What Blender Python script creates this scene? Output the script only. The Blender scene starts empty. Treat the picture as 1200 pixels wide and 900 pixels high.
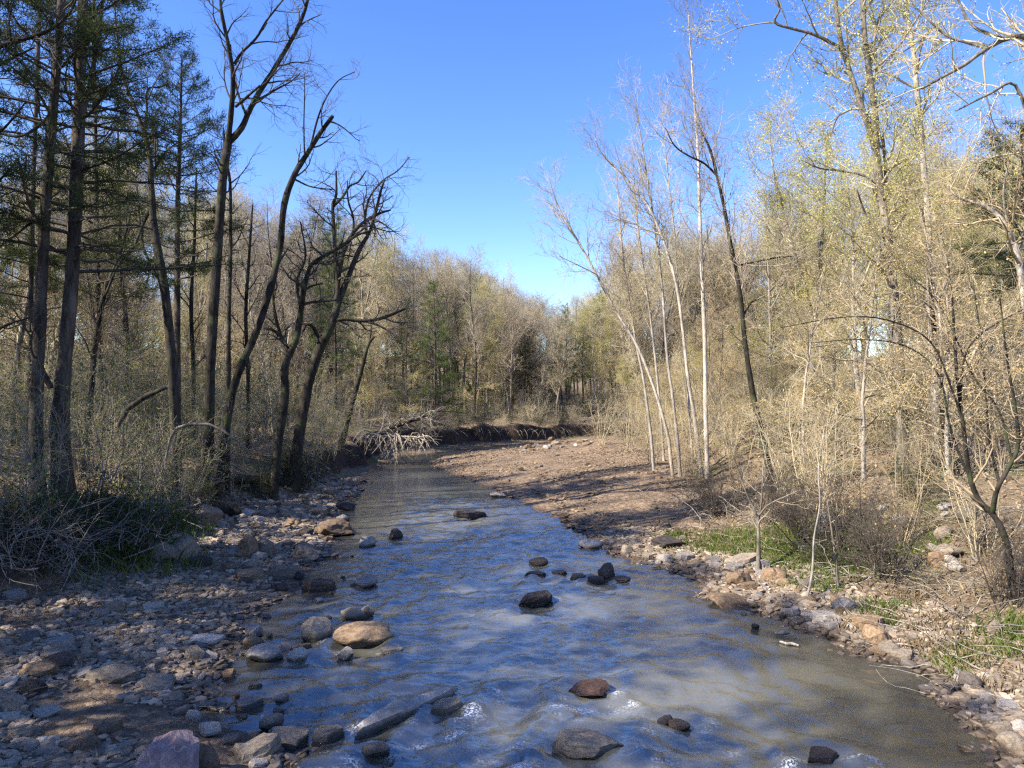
import bpy, bmesh, math, random
import numpy as np
from mathutils import Vector, Matrix, Euler

rng = np.random.default_rng(11)
random.seed(5)
scene = bpy.context.scene
COL = scene.collection

# ------------------------------------------------------------------ camera model
F = 867.0            # focal length in pixels of a 1200 px wide frame
H = 3.2              # eye height above the water
PITCH = math.atan(20.0 / F)
CP, SP = math.cos(PITCH), math.sin(PITCH)


def ray(px, py):
    u = (px - 600.0) / F
    v = (450.0 - py) / F
    return np.array((u, CP - v * SP, SP + v * CP))


def at(px, py, D):
    d = ray(px, py)
    k = D / d[1]
    return np.array((d[0] * k, D, H + d[2] * k))


def flat(px, py, z=0.0):
    d = ray(px, py)
    k = (z - H) / d[2]
    return (d[0] * k, d[1] * k)


def to_pix(p):
    x, y, z = p[0], p[1], p[2] - H
    f = y * CP + z * SP
    v = -y * SP + z * CP
    return 600 + F * x / f, 450 - F * v / f


# ------------------------------------------------------------------ noise
def _hash(ix, iy, iz, seed):
    h = (ix * 374761393 + iy * 668265263 + iz * 1440662683 + seed * 974634777) & 0xFFFFFFFF
    h = ((h ^ (h >> 13)) * 1274126177) & 0xFFFFFFFF
    h = ((h ^ (h >> 16)) * 2246822519) & 0xFFFFFFFF
    return (h ^ (h >> 15)) / 4294967295.0


def vnoise(p, seed=0):
    i = np.floor(p).astype(np.int64)
    f = p - i
    f = f * f * f * (f * (f * 6 - 15) + 10)
    r = 0.0
    for a in (0, 1):
        for b in (0, 1):
            for c in (0, 1):
                w = (f[:, 0] if a else 1 - f[:, 0]) * (f[:, 1] if b else 1 - f[:, 1]) * (f[:, 2] if c else 1 - f[:, 2])
                r = r + w * _hash(i[:, 0] + a, i[:, 1] + b, i[:, 2] + c, seed)
    return r * 2 - 1


def fbm(p, octaves=4, seed=0, gain=0.5):
    r, a, s = 0.0, 1.0, 1.0
    for o in range(octaves):
        r = r + a * vnoise(p * s + o * 17.3, seed + o)
        a *= gain
        s *= 2.03
    return r


def P2(x, y, s=1.0, z=0.0):
    return np.stack([np.ravel(x) * s, np.ravel(y) * s, np.full(np.size(x), z)], 1)


def sstep(a, b, x):
    t = np.clip((x - a) / (b - a), 0, 1)
    return t * t * (3 - 2 * t)


# ------------------------------------------------------------------ creek outline
W_POLY = np.array(
    [(-2.3, -30), (-2.2, 3)]
    + [flat(*p) for p in ((425, 960), (395, 905), (300, 868), (236, 838), (232, 800), (262, 762), (300, 720), (350, 690), (372, 660), (378, 632),
                          (392, 602), (412, 582), (425, 562), (440, 546), (470, 536), (530, 528), (590, 522), (650, 517.5))]
    + [(30, 68), (30, 61)]
    + [flat(*p) for p in ((640, 520.5), (600, 524.5), (560, 529), (520, 535), (503, 541), (513, 549), (545, 560), (585, 577), (640, 600), (682, 622), (722, 652),
                          (765, 664), (832, 680), (838, 698), (885, 716), (950, 735), (985, 746), (1015, 764), (1042, 776), (1078, 796), (1102, 813),
                          (1132, 835), (1160, 860), (1190, 890), (1215, 940))]
    + [(4.4, 3), (4.6, -30)])
B_POLY = np.array(
    [(-14, -30), (-10.5, 4)]
    + [flat(-40, 712, .4), flat(0, 692, .4), flat(120, 668, .4), flat(195, 655, .4), flat(240, 622, .4), flat(268, 594, .35), flat(348, 575, .3), flat(394, 556, .2), flat(420, 547, .15),
       flat(432, 538, .1), flat(462, 530, .05), flat(528, 524, .05), flat(590, 519, .05), flat(655, 515, .05)]
    + [(30, 71), (30, 52), (14, 47)]
    + [flat(705, 517, .75), flat(765, 531, .7), flat(800, 553, .6), flat(826, 585, .5), flat(845, 622, .3), flat(875, 642, .25), flat(960, 668, .25), flat(1015, 694, .25),
       flat(1065, 738, .25), flat(1135, 790, .25), flat(1230, 850, .25)]
    + [(5.6, 3), (6.0, -30)])


def sdist(poly, x, y):
    """Signed distance to a polygon, negative inside."""
    x = np.ravel(x); y = np.ravel(y)
    d = np.full(x.shape, 1e9)
    inside = np.zeros(x.shape, bool)
    n = len(poly)
    for i in range(n):
        ax, ay = poly[i]
        bx, by = poly[(i + 1) % n]
        ex, ey = bx - ax, by - ay
        t = np.clip(((x - ax) * ex + (y - ay) * ey) / (ex * ex + ey * ey), 0, 1)
        d = np.minimum(d, (x - ax - t * ex) ** 2 + (y - ay - t * ey) ** 2)
        cond = ((ay > y) != (by > y))
        with np.errstate(divide='ignore', invalid='ignore'):
            xi = ax + (y - ay) * ex / (ey if ey != 0 else 1e-9)
        inside ^= cond & (x < xi)
    d = np.sqrt(d)
    return np.where(inside, -d, d)


def terrain(x, y, full=False):
    x = np.ravel(np.asarray(x, float)); y = np.ravel(np.asarray(y, float))
    wob = fbm(P2(x, y, 0.9), 3, 3) * 0.22
    sw = sdist(W_POLY, x, y) + wob * np.clip(1.2 - y / 60, .35, 1)
    sb = sdist(B_POLY, x, y) + fbm(P2(x, y, 0.6), 3, 9) * (0.35 + 0.12 * sstep(34, 44, y))
    right = sstep(-1, 2, x - 0.02 * y) * (1 - sstep(46, 52, y))
    far = sstep(22, 34, y) * (1 - right)
    bar = right * sstep(15, 21, y)
    bed = -np.minimum(0.42, 0.04 + 0.13 * np.abs(np.minimum(sw, 0))) + fbm(P2(x, y, 1.7), 3, 5) * 0.05
    slope = 0.10 - 0.015 * bar
    g = np.minimum(0.74 + 0.38 * bar, 0.015 + slope * np.maximum(sw, 0)) + fbm(P2(x, y, 1.3), 4, 21) * 0.035 * sstep(0.1, 1.0, sw)
    g = g + bar * 0.16 * sstep(2, 7, sw) * fbm(P2(x * 0.5, y, 0.35), 3, 33)
    Rb = 0.85 + 0.25 * far - 0.10 * right
    wb = 1.3 - 0.8 * far + 3.0 * right
    sbp = np.maximum(sb, 0)
    Rb = Rb + far * (0.16 * fbm(P2(x, y, 0.45), 3, 91))
    bank = Rb * sstep(0, 1, sbp / wb) + 0.018 * np.minimum(sbp, 40)
    bank = bank + sstep(0.6, 4, sb) * (fbm(P2(x, y, 0.35), 4, 41) * 0.30)
    bank = bank + sstep(0.2, 1.5, sb) * fbm(P2(x, y, 1.6), 3, 51) * 0.08
    hill = 11.0 * sstep(22, 120, sb)
    h = np.where(sw < 0, bed * sstep(0, .25, -sw), g) + bank + hill
    if full:
        return h, sw, sb
    return h


def ht(x, y):
    return float(terrain([x], [y])[0])


_KS = np.concatenate([np.linspace(2.5, 40, 1500), np.linspace(40, 160, 1200)])


def hit(px, py):
    d = ray(px, py)
    k = _KS / d[1]
    x, y, z = d[0] * k, d[1] * k, H + d[2] * k
    h = terrain(x, y)
    idx = np.where(z <= np.maximum(h, 0.0))[0]
    i = idx[0] if len(idx) else len(k) - 1
    return np.array((x[i], y[i], max(h[i], 0.0)))


# ------------------------------------------------------------------ mesh helpers
def mesh_np(name, V, faces, smooth=False):
    """faces: list of (m, k) index arrays."""
    me = bpy.data.meshes.new(name)
    V = np.ascontiguousarray(V, np.float32)
    me.vertices.add(len(V))
    me.vertices.foreach_set('co', V.ravel())
    loops = np.concatenate([f.ravel() for f in faces]).astype(np.int32)
    tot = np.concatenate([np.full(len(f), f.shape[1]) for f in faces]).astype(np.int32)
    start = np.concatenate([[0], np.cumsum(tot)[:-1]]).astype(np.int32)
    me.loops.add(len(loops))
    me.loops.foreach_set('vertex_index', loops)
    me.polygons.add(len(tot))
    me.polygons.foreach_set('loop_start', start)
    me.polygons.foreach_set('loop_total', tot)
    me.polygons.foreach_set('use_smooth', np.full(len(tot), smooth))
    me.update(calc_edges=True)
    me.validate()
    return me


def attr(me, name, vals):
    a = me.attributes.new(name, 'FLOAT', 'POINT')
    a.data.foreach_set('value', np.ascontiguousarray(vals, np.float32))


def link(name, me, mat=None, parent=None, loc=None):
    o = bpy.data.objects.new(name, me)
    COL.objects.link(o)
    if mat is not None and me is not None and not me.materials:
        me.materials.append(mat)
    if parent is not None:
        o.parent = parent
    if loc is not None:
        o.location = loc
    return o


def tag(o, label, cat, group=None):
    o['label'] = label
    o['category'] = cat
    if group:
        o['group'] = group
    return o


def thing(name, label, cat, loc=(0, 0, 0), group=None):
    o = bpy.data.objects.new(name, None)
    o.empty_display_size = 0.2
    COL.objects.link(o)
    o.location = loc
    return tag(o, label, cat, group)


def copy_thing(root, loc, rotz, scale, label, group):
    r = root.copy()
    COL.objects.link(r)
    r.location = loc
    r.rotation_euler = (0, 0, rotz)
    r.scale = scale if hasattr(scale, '__len__') else (scale,) * 3
    r['label'] = label
    r['group'] = group
    for ch in list(root.children):
        c = ch.copy()
        COL.objects.link(c)
        c.parent = r
    return r


# ------------------------------------------------------------------ materials
def nmat(name):
    m = bpy.data.materials.new(name)
    m.use_nodes = True
    nt = m.node_tree
    nt.nodes.clear()
    out = nt.nodes.new('ShaderNodeOutputMaterial')

    def N(t, **kw):
        n = nt.nodes.new('ShaderNode' + t)
        for k, v in kw.items():
            if k in n.inputs.keys() if hasattr(n.inputs, 'keys') else False:
                n.inputs[k].default_value = v
            else:
                setattr(n, k, v)
        return n

    def L(a, b):
        nt.links.new(a, b)
    return m, N, L, out


def noise(N, L, scale, detail=6, rough=0.6, vec=None, coord='Object', stretch=None):
    tc = N('TexCoord')
    src = tc.outputs[coord] if vec is None else vec
    if stretch:
        mp = N('Mapping')
        mp.inputs['Scale'].default_value = stretch
        L(src, mp.inputs['Vector'])
        src = mp.outputs['Vector']
    n = N('TexNoise')
    n.inputs['Scale'].default_value = scale
    n.inputs['Detail'].default_value = detail
    n.inputs['Roughness'].default_value = rough
    L(src, n.inputs['Vector'])
    return n


def ramp(N, L, fac, stops):
    r = N('ValToRGB')
    el = r.color_ramp.elements
    while len(el) < len(stops):
        el.new(0.5)
    for e, (p, c) in zip(el, stops):
        e.position = p
        e.color = (*c, 1) if len(c) == 3 else c
    L(fac, r.inputs['Fac'])
    return r


def mixc(N, L, fac, a, b, blend='MIX'):
    m = N('MixRGB')
    m.blend_type = blend
    for s, v in ((0, fac), (1, a), (2, b)):
        if hasattr(v, 'default_value') or hasattr(v, 'is_linked'):
            L(v, m.inputs[s])
        else:
            m.inputs[s].default_value = v if s == 0 else (*v, 1)
    return m.outputs[0]


def math_n(N, L, op, a, b=None, clamp=False):
    m = N('Math')
    m.operation = op
    m.use_clamp = clamp
    for i, v in enumerate((a, b)):
        if v is None:
            continue
        if hasattr(v, 'is_linked'):
            L(v, m.inputs[i])
        else:
            m.inputs[i].default_value = v
    return m.outputs[0]


def pbsdf(N, L, out, color, rough=0.8, bump=None, bump_d=0.02, bump_s=0.6, spec=0.3):
    b = N('BsdfPrincipled')
    if hasattr(color, 'is_linked'):
        L(color, b.inputs['Base Color'])
    else:
        b.inputs['Base Color'].default_value = (*color, 1)
    if hasattr(rough, 'is_linked'):
        L(rough, b.inputs['Roughness'])
    else:
        b.inputs['Roughness'].default_value = rough
    b.inputs['Specular IOR Level'].default_value = spec
    if bump is not None:
        bp = N('Bump')
        bp.inputs['Strength'].default_value = bump_s
        bp.inputs['Distance'].default_value = bump_d
        L(bump, bp.inputs['Height'])
        L(bp.outputs[0], b.inputs['Normal'])
    L(b.outputs[0], out.inputs['Surface'])
    return b


def bark_mat(name, dark, light, scale=9.0, bump=0.02, moss=None):
    m, N, L, out = nmat(name)
    n1 = noise(N, L, scale, 8, 0.7, stretch=(1, 1, 0.22))
    n2 = noise(N, L, 1.3, 3, 0.5)
    c = ramp(N, L, n1.outputs[0], [(0.38, dark), (0.62, light)]).outputs[0]
    v = ramp(N, L, n2.outputs[0], [(0.35, (0.72, 0.72, 0.72)), (0.7, (1.2, 1.18, 1.14))]).outputs[0]
    c = mixc(N, L, 1.0, c, v, 'MULTIPLY')
    oi = N('ObjectInfo')
    rv = ramp(N, L, oi.outputs['Random'], [(0.0, (0.75, 0.75, 0.77)), (1.0, (1.25, 1.22, 1.18))]).outputs[0]
    c = mixc(N, L, 1.0, c, rv, 'MULTIPLY')
    if moss:
        n3 = noise(N, L, 2.6, 5, 0.6)
        f = ramp(N, L, n3.outputs[0], [(0.52, (0, 0, 0)), (0.66, (0.75, 0.75, 0.75))]).outputs[0]
        c = mixc(N, L, f, c, moss)
    pbsdf(N, L, out, c, 0.9, n1.outputs[0], bump, 0.8, 0.15)
    return m


def twig_mat(name, c1, c2):
    m, N, L, out = nmat(name)
    n1 = noise(N, L, 2.2, 3, 0.6)
    c = ramp(N, L, n1.outputs[0], [(0.3, c1), (0.7, c2)]).outputs[0]
    oi = N('ObjectInfo')
    rv = ramp(N, L, oi.outputs['Random'], [(0.0, (0.7, 0.7, 0.74)), (1.0, (1.25, 1.2, 1.12))]).outputs[0]
    c = mixc(N, L, 1.0, c, rv, 'MULTIPLY')
    pbsdf(N, L, out, c, 0.85, spec=0.2)
    return m


def leaf_mat(name, c1, c2, trans=0.35):
    m, N, L, out = nmat(name)
    g = N('NewGeometry')
    c = ramp(N, L, g.outputs['Random Per Island'], [(0.0, c1), (1.0, c2)]).outputs[0]
    n1 = noise(N, L, 0.9, 3, 0.5)
    v = ramp(N, L, n1.outputs[0], [(0.3, (0.7, 0.7, 0.7)), (0.7, (1.25, 1.25, 1.25))]).outputs[0]
    c = mixc(N, L, 1.0, c, v, 'MULTIPLY')
    d = N('BsdfDiffuse')
    t = N('BsdfTranslucent')
    L(c, d.inputs[0]); L(c, t.inputs[0])
    mx = N('MixShader')
    mx.inputs[0].default_value = trans
    L(d.outputs[0], mx.inputs[1]); L(t.outputs[0], mx.inputs[2])
    L(mx.outputs[0], out.inputs['Surface'])
    return m


def rock_mat(name, c1, c2, c3, scale=5.0, per_island=False, veins=None, banding=True):
    m, N, L, out = nmat(name)
    n1 = noise(N, L, scale, 8, 0.65)
    n2 = noise(N, L, scale * 5, 6, 0.7)
    c = ramp(N, L, n1.outputs[0], [(0.30, c1), (0.52, c2), (0.74, c3)]).outputs[0]
    sp = ramp(N, L, n2.outputs[0], [(0.35, (0.7, 0.7, 0.72)), (0.65, (1.2, 1.18, 1.15))]).outputs[0]
    c = mixc(N, L, 0.8, c, sp, 'MULTIPLY')
    if per_island:
        src = N('NewGeometry').outputs['Random Per Island']
        rv = ramp(N, L, src, [(0.0, (0.50, 0.50, 0.53)), (0.35, (0.85, 0.82, 0.80)), (0.6, (1.0, 0.93, 0.86)), (0.85, (1.25, 1.2, 1.15)), (1.0, (1.75, 1.70, 1.65))]).outputs[0]
    else:
        src = N('ObjectInfo').outputs['Random']
        rv = ramp(N, L, src, [(0.0, (0.66, 0.64, 0.66)), (0.5, (1.0, 0.95, 0.9)), (1.0, (1.4, 1.33, 1.25))]).outputs[0]
    c = mixc(N, L, 1.0, c, rv, 'MULTIPLY')
    if veins:
        n3 = noise(N, L, 1.6, 2, 0.4)
        f = ramp(N, L, n3.outputs[0], [(0.485, (0, 0, 0)), (0.5, (0.8, 0.8, 0.8)), (0.515, (0, 0, 0))]).outputs[0]
        c = mixc(N, L, f, c, veins)
    # waterline: wet stone close to the creek surface is darker and shinier
    pos = N('NewGeometry').outputs['Position']
    sx = N('SeparateXYZ')
    L(pos, sx.inputs[0])
    wn = noise(N, L, 6.0, 3, 0.5, vec=pos)
    zz = math_n(N, L, 'ADD', sx.outputs[2], math_n(N, L, 'MULTIPLY', wn.outputs[0], -0.05))
    wet = math_n(N, L, 'SUBTRACT', 1.0, math_n(N, L, 'DIVIDE', math_n(N, L, 'ADD', zz, -0.01), 0.055, True), True)
    c = mixc(N, L, wet, c, mixc(N, L, 1.0, c, (0.38, 0.36, 0.35), 'MULTIPLY'))
    r = math_n(N, L, 'SUBTRACT', 0.85, math_n(N, L, 'MULTIPLY', wet, 0.55))
    hgt = math_n(N, L, 'ADD', n1.outputs[0], math_n(N, L, 'MULTIPLY', n2.outputs[0], 0.4))
    pbsdf(N, L, out, c, r, hgt, 0.03, 0.7, 0.3)
    return m


M = {}
M['bark_dark'] = bark_mat('dark_bark', (0.016, 0.0135, 0.011), (0.070, 0.060, 0.048), 10, 0.03, moss=(0.07, 0.085, 0.035))
M['bark_grey'] = bark_mat('grey_bark', (0.09, 0.078, 0.062), (0.27, 0.24, 0.19), 12, 0.02)
M['bark_pale'] = bark_mat('pale_bark', (0.22, 0.195, 0.16), (0.56, 0.50, 0.42), 14, 0.015)
M['bark_pine'] = bark_mat('pine_bark', (0.026, 0.021, 0.017), (0.12, 0.10, 0.08), 7, 0.04)
M['dead_wood'] = bark_mat('dead_wood', (0.12, 0.105, 0.085), (0.38, 0.34, 0.28), 14, 0.01)
M['twig_dark'] = twig_mat('dark_twig', (0.055, 0.047, 0.038), (0.13, 0.112, 0.09))
M['twig_grey'] = twig_mat('grey_twig', (0.215, 0.182, 0.135), (0.40, 0.345, 0.262))
M['twig_pale'] = twig_mat('pale_twig', (0.30, 0.255, 0.160), (0.52, 0.45, 0.295))
M['twig_tan'] = twig_mat('tan_twig', (0.27, 0.21, 0.13), (0.46, 0.37, 0.235))
M['bud_yellow'] = leaf_mat('yellow_green_buds', (0.42, 0.42, 0.085), (0.72, 0.66, 0.20), 0.4)
M['bud_tan'] = leaf_mat('tan_catkins', (0.42, 0.30, 0.125), (0.66, 0.51, 0.235), 0.35)
M['bud_green'] = leaf_mat('fresh_small_leaves', (0.13, 0.17, 0.04), (0.26, 0.29, 0.08), 0.4)
M['leaf_dark'] = leaf_mat('dark_green_leaves', (0.028, 0.050, 0.014), (0.075, 0.105, 0.030), 0.25)
M['needles'] = leaf_mat('pine_needles', (0.030, 0.050, 0.020), (0.105, 0.120, 0.045), 0.2)
M['needles_pale'] = leaf_mat('sunlit_pine_needles', (0.06, 0.10, 0.028), (0.17, 0.20, 0.07), 0.2)  # paler copy of the needles, their sunlit look put into the colour
M['litter'] = leaf_mat('fallen_leaves', (0.14, 0.085, 0.042), (0.42, 0.30, 0.18), 0.1)
M['grass'] = leaf_mat('grass_blades', (0.055, 0.095, 0.020), (0.21, 0.26, 0.065), 0.3)
M['dry_grass'] = leaf_mat('dry_grass', (0.17, 0.12, 0.065), (0.36, 0.28, 0.17), 0.2)
M['rock_grey'] = rock_mat('grey_stone', (0.11, 0.092, 0.072), (0.215, 0.182, 0.14), (0.33, 0.285, 0.22))
M['rock_pale'] = rock_mat('pale_stone', (0.20, 0.18, 0.155), (0.34, 0.31, 0.27), (0.50, 0.465, 0.41))
M['rock_brown'] = rock_mat('brown_stone', (0.10, 0.068, 0.042), (0.22, 0.155, 0.095), (0.34, 0.26, 0.17))
M['rock_dark'] = rock_mat('dark_stone', (0.028, 0.024, 0.022), (0.066, 0.055, 0.048), (0.15, 0.125, 0.10))
M['rock_purple'] = rock_mat('purple_stone', (0.16, 0.118, 0.128), (0.25, 0.185, 0.192), (0.36, 0.29, 0.275), 3.0, veins=(0.36, 0.33, 0.30))
M['rock_rust'] = rock_mat('rust_stone', (0.060, 0.032, 0.022), (0.125, 0.072, 0.050), (0.24, 0.155, 0.11))
M['gravel'] = rock_mat('gravel_stone', (0.18, 0.143, 0.102), (0.275, 0.225, 0.165), (0.38, 0.32, 0.24), 3.0, per_island=True)
M['gravel_tan'] = rock_mat('tan_gravel_stone', (0.135, 0.098, 0.060), (0.205, 0.155, 0.10), (0.31, 0.245, 0.165), 3.0, per_island=True)
# ------------------------------------------------------------------ ground
def ground_mat():
    m, N, L, out = nmat('creek_ground')
    at_ = N('Attribute'); at_.attribute_name = 'bank'
    aw = N('Attribute'); aw.attribute_name = 'shore'
    geo = N('NewGeometry')
    pos = geo.outputs['Position']
    sxyz = N('SeparateXYZ'); L(geo.outputs['Normal'], sxyz.inputs[0])
    pz = N('SeparateXYZ'); L(pos, pz.inputs[0])
    # shingle of the creek bed
    vo = N('TexVoronoi'); vo.inputs['Scale'].default_value = 13.0
    n0 = noise(N, L, 5.0, 4, 0.6, vec=pos)
    L(mixc(N, L, 0.12, pos, n0.outputs['Color']), vo.inputs['Vector'])
    g1 = noise(N, L, 0.7, 6, 0.6, vec=pos)
    g2 = noise(N, L, 30, 4, 0.7, vec=pos)
    vbw = N('RGBToBW'); L(vo.outputs['Color'], vbw.inputs[0])
    stone = mixc(N, L, 0.75, (0.235, 0.178, 0.122), vbw.outputs[0], 'SOFT_LIGHT')
    hs = N('HueSaturation'); hs.inputs['Saturation'].default_value = 1.0; hs.inputs['Value'].default_value = 0.95
    L(stone, hs.inputs['Color'])
    gv = ramp(N, L, g1.outputs[0], [(0.3, (0.72, 0.68, 0.65)), (0.7, (1.3, 1.2, 1.08))]).outputs[0]
    gravel = mixc(N, L, 1.0, hs.outputs[0], gv, 'MULTIPLY')
    gravel = mixc(N, L, 1.0, gravel, ramp(N, L, g2.outputs[0], [(0.3, (0.65, 0.65, 0.65)), (0.7, (1.3, 1.3, 1.3))]).outputs[0], 'MULTIPLY')
    # leaf litter of the woodland floor
    l1 = noise(N, L, 9.0, 8, 0.75, vec=pos)
    l2 = noise(N, L, 0.5, 5, 0.6, vec=pos)
    litter = ramp(N, L, l1.outputs[0], [(0.3, (0.075, 0.052, 0.032)), (0.5, (0.20, 0.145, 0.088)), (0.68, (0.36, 0.275, 0.175))]).outputs[0]
    green = ramp(N, L, l1.outputs[0], [(0.35, (0.05, 0.07, 0.02)), (0.65, (0.15, 0.17, 0.05))]).outputs[0]
    gf = ramp(N, L, l2.outputs[0], [(0.50, (0, 0, 0)), (0.62, (0.6, 0.6, 0.6))]).outputs[0]
    litter = mixc(N, L, gf, litter, green)
    # raw soil where the bank is steep
    soil = ramp(N, L, g1.outputs[0], [(0.3, (0.030, 0.021, 0.015)), (0.7, (0.085, 0.056, 0.038))]).outputs[0]
    steep = ramp(N, L, sxyz.outputs[2], [(0.62, (1, 1, 1)), (0.84, (0, 0, 0))]).outputs[0]
    edge = noise(N, L, 2.2, 5, 0.6, vec=pos)
    bf = math_n(N, L, 'ADD', at_.outputs['Fac'], math_n(N, L, 'MULTIPLY', math_n(N, L, 'SUBTRACT', edge.outputs[0], 0.5), 1.0))
    bf = ramp(N, L, bf, [(0.35, (0, 0, 0)), (0.75, (1, 1, 1))]).outputs[0]
    c = mixc(N, L, bf, gravel, litter)
    c = mixc(N, L, math_n(N, L, 'MULTIPLY', steep, bf), c, soil)
    # silt under water, wet rim at the waterline
    silt = ramp(N, L, g1.outputs[0], [(0.3, (0.085, 0.075, 0.046)), (0.7, (0.18, 0.155, 0.10))]).outputs[0]
    und = math_n(N, L, 'MULTIPLY', math_n(N, L, 'SUBTRACT', 0.0, pz.outputs[2]), 9.0, True)
    c = mixc(N, L, math_n(N, L, 'MULTIPLY', und, 0.8), c, silt)
    wet = math_n(N, L, 'SUBTRACT', 1.0, math_n(N, L, 'MULTIPLY', pz.outputs[2], 22.0, True), True)
    c = mixc(N, L, math_n(N, L, 'MULTIPLY', wet, math_n(N, L, 'SUBTRACT', 1.0, und)), c, mixc(N, L, 1.0, c, (0.42, 0.40, 0.37), 'MULTIPLY'))
    rough = math_n(N, L, 'SUBTRACT', 0.92, math_n(N, L, 'MULTIPLY', wet, 0.45))
    hgt = math_n(N, L, 'ADD', math_n(N, L, 'MULTIPLY', vo.outputs['Distance'], -0.9), g2.outputs[0])
    hgt = math_n(N, L, 'ADD', hgt, l1.outputs[0])
    pbsdf(N, L, out, c, rough, hgt, 0.05, 0.9, 0.25)
    return m


def axis(lo, hi, c, a, n):
    t = np.linspace(math.asinh((lo - c) / a), math.asinh((hi - c) / a), n)
    return c + a * np.sinh(t)


def grid_faces(nx, ny):
    i = np.arange(ny - 1)[:, None] * nx + np.arange(nx - 1)[None, :]
    i = i.ravel()
    return np.stack([i, i + 1, i + nx + 1, i + nx], 1)


gx = np.concatenate([-700 * (32 / 700) ** np.linspace(0, 1, 36)[:-1], np.arange(-32, 32.01, .17), 32 * (700 / 32) ** np.linspace(0, 1, 36)[1:]])
gy = np.concatenate([-120 + 124 * np.linspace(0, 1, 60)[:-1], np.arange(4, 20, .13), np.arange(20, 74, .21), 74 * (900 / 74) ** np.linspace(0, 1, 56)])
X, Y = np.meshgrid(gx, gy)
hh, sw_, sb_ = terrain(X, Y, True)
me = mesh_np('ground', np.stack([X.ravel(), Y.ravel(), hh], 1), [grid_faces(len(gx), len(gy))], True)
_fb = sstep(22, 30, Y.ravel()) * (X.ravel() < 3 + 0.02 * Y.ravel()) + (Y.ravel() > 52)
attr(me, 'bank', sstep(-0.5, 0.9, sb_ + 1.3 * np.clip(_fb, 0, 1) * sstep(.05, .25, sw_)))
attr(me, 'shore', sstep(0, 0.6, sw_))
gobj = link('ground', me, ground_mat())
gobj['kind'] = 'structure'
gobj['label'] = 'creek bed of shingle and leaf covered woodland floor'

# ------------------------------------------------------------------ water
# rocks that break the current: pixel x, y, radius in metres (used for wakes)
WAKES = [(627, 706, .35), (690, 814, .40), (690, 888, .6), (790, 852, .35), (965, 890, .35), (716, 678, .35), (550, 606, .3), (480, 845, .5),
         (525, 832, .3), (632, 659, .25), (700, 682, .3), (640, 676, .25), (440, 884, .2), (425, 752, .45), (610, 812, .3)]


def riffle_amp(x, y):
    a = sstep(27.5, 23.5, y + 0.4 * x) if False else 1 - sstep(22.5, 26.5, y + 0.25 * x)
    right_calm = sstep(1.6, 3.2, x) * (1 - sstep(11, 14, y))
    left_calm = 1 - sstep(-3.4, -2.4, x + 0.03 * (y - 8)) * 1.0
    a = a * (1 - 0.62 * right_calm) * (1 - 0.75 * left_calm)
    return 0.05 + a


wx = axis(-12, 9, 0.0, 9.0, 300)
wy = np.concatenate([np.arange(-6, 3.6, .25), 3.6 * np.exp(np.linspace(0, math.log(75 / 3.6), 620))])
X, Y = np.meshgrid(wx, wy)
x, y = X.ravel(), Y.ravel()
amp = riffle_amp(x, y)
ang = 0.10 * np.sin(y * 0.25)
sx_ = x + 0.35 * fbm(P2(x, y, 0.5), 2, 61)
sy_ = y + 0.5 * fbm(P2(x, y, 0.45), 2, 62)
wv = 0.019 * fbm(np.stack([sx_ * 1.3, sy_ * 0.95, 0 * x], 1), 2, 71)
wv += 0.018 * fbm(np.stack([sx_ * 2.6 + sy_ * .5, sy_ * 2.2, 0 * x + 3], 1), 3, 72)
rid = 1 - np.abs(fbm(np.stack([sx_ * 2.0 - sy_ * .6, sy_ * 3.4, 0 * x + 7], 1), 3, 73))
wv += 0.015 * rid
wv += 0.012 * fbm(np.stack([sx_ * 4.6 + sy_, sy_ * 5.4, 0 * x + 11], 1), 2, 77)
wv += 0.012 * fbm(np.stack([sx_ * 8, sy_ * 7, 0 * x + 7], 1), 2, 74)
z = wv * amp - 0.01
foam = np.zeros_like(x)
for (px, py, r) in WAKES:
    cx, cy = flat(px, py)
    dx, dy = (x - cx), (y - cy)
    # current runs towards the camera (-y): pillow upstream, V wake downstream
    d = np.hypot(dx, dy)
    z += 0.035 * np.exp(-((d - r * 1.05) / (0.35 * r)) ** 2) * (dy > -0.2 * r)
    down = np.clip(-dy, 0, None)
    arm = np.exp(-((np.abs(dx) - (0.8 * r + 0.38 * down)) / (0.10 + 0.09 * down)) ** 2) * np.exp(-down / (3.2 * r)) * (dy < 0)
    z += 0.045 * arm * r / .4
    z -= 0.035 * np.exp(-((dx / (0.8 * r)) ** 2 + ((dy + 1.1 * r) / (1.0 * r)) ** 2))
    foam += (arm * np.exp(-down / (1.8 * r)) * (cy < 9.5) * 1.0 + 0.9 * np.exp(-((d - r * 1.08) / (0.16 * r)) ** 2) * (dy < 0.3 * r)) * (0.9 if cy < 10 else .35)
fn = fbm(np.stack([x * 7, y * 9, 0 * x], 1), 3, 81)
foam = np.clip(foam * (0.10 + 0.9 * fn), 0, 1)
hw, sww, _ = terrain(x, y, True)
me = mesh_np('water', np.stack([x, y, z], 1), [grid_faces(len(wx), len(wy))], True)
attr(me, 'foam', foam)
attr(me, 'depth', np.clip(-hw, 0, 1))
attr(me, 'rough', amp)


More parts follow.
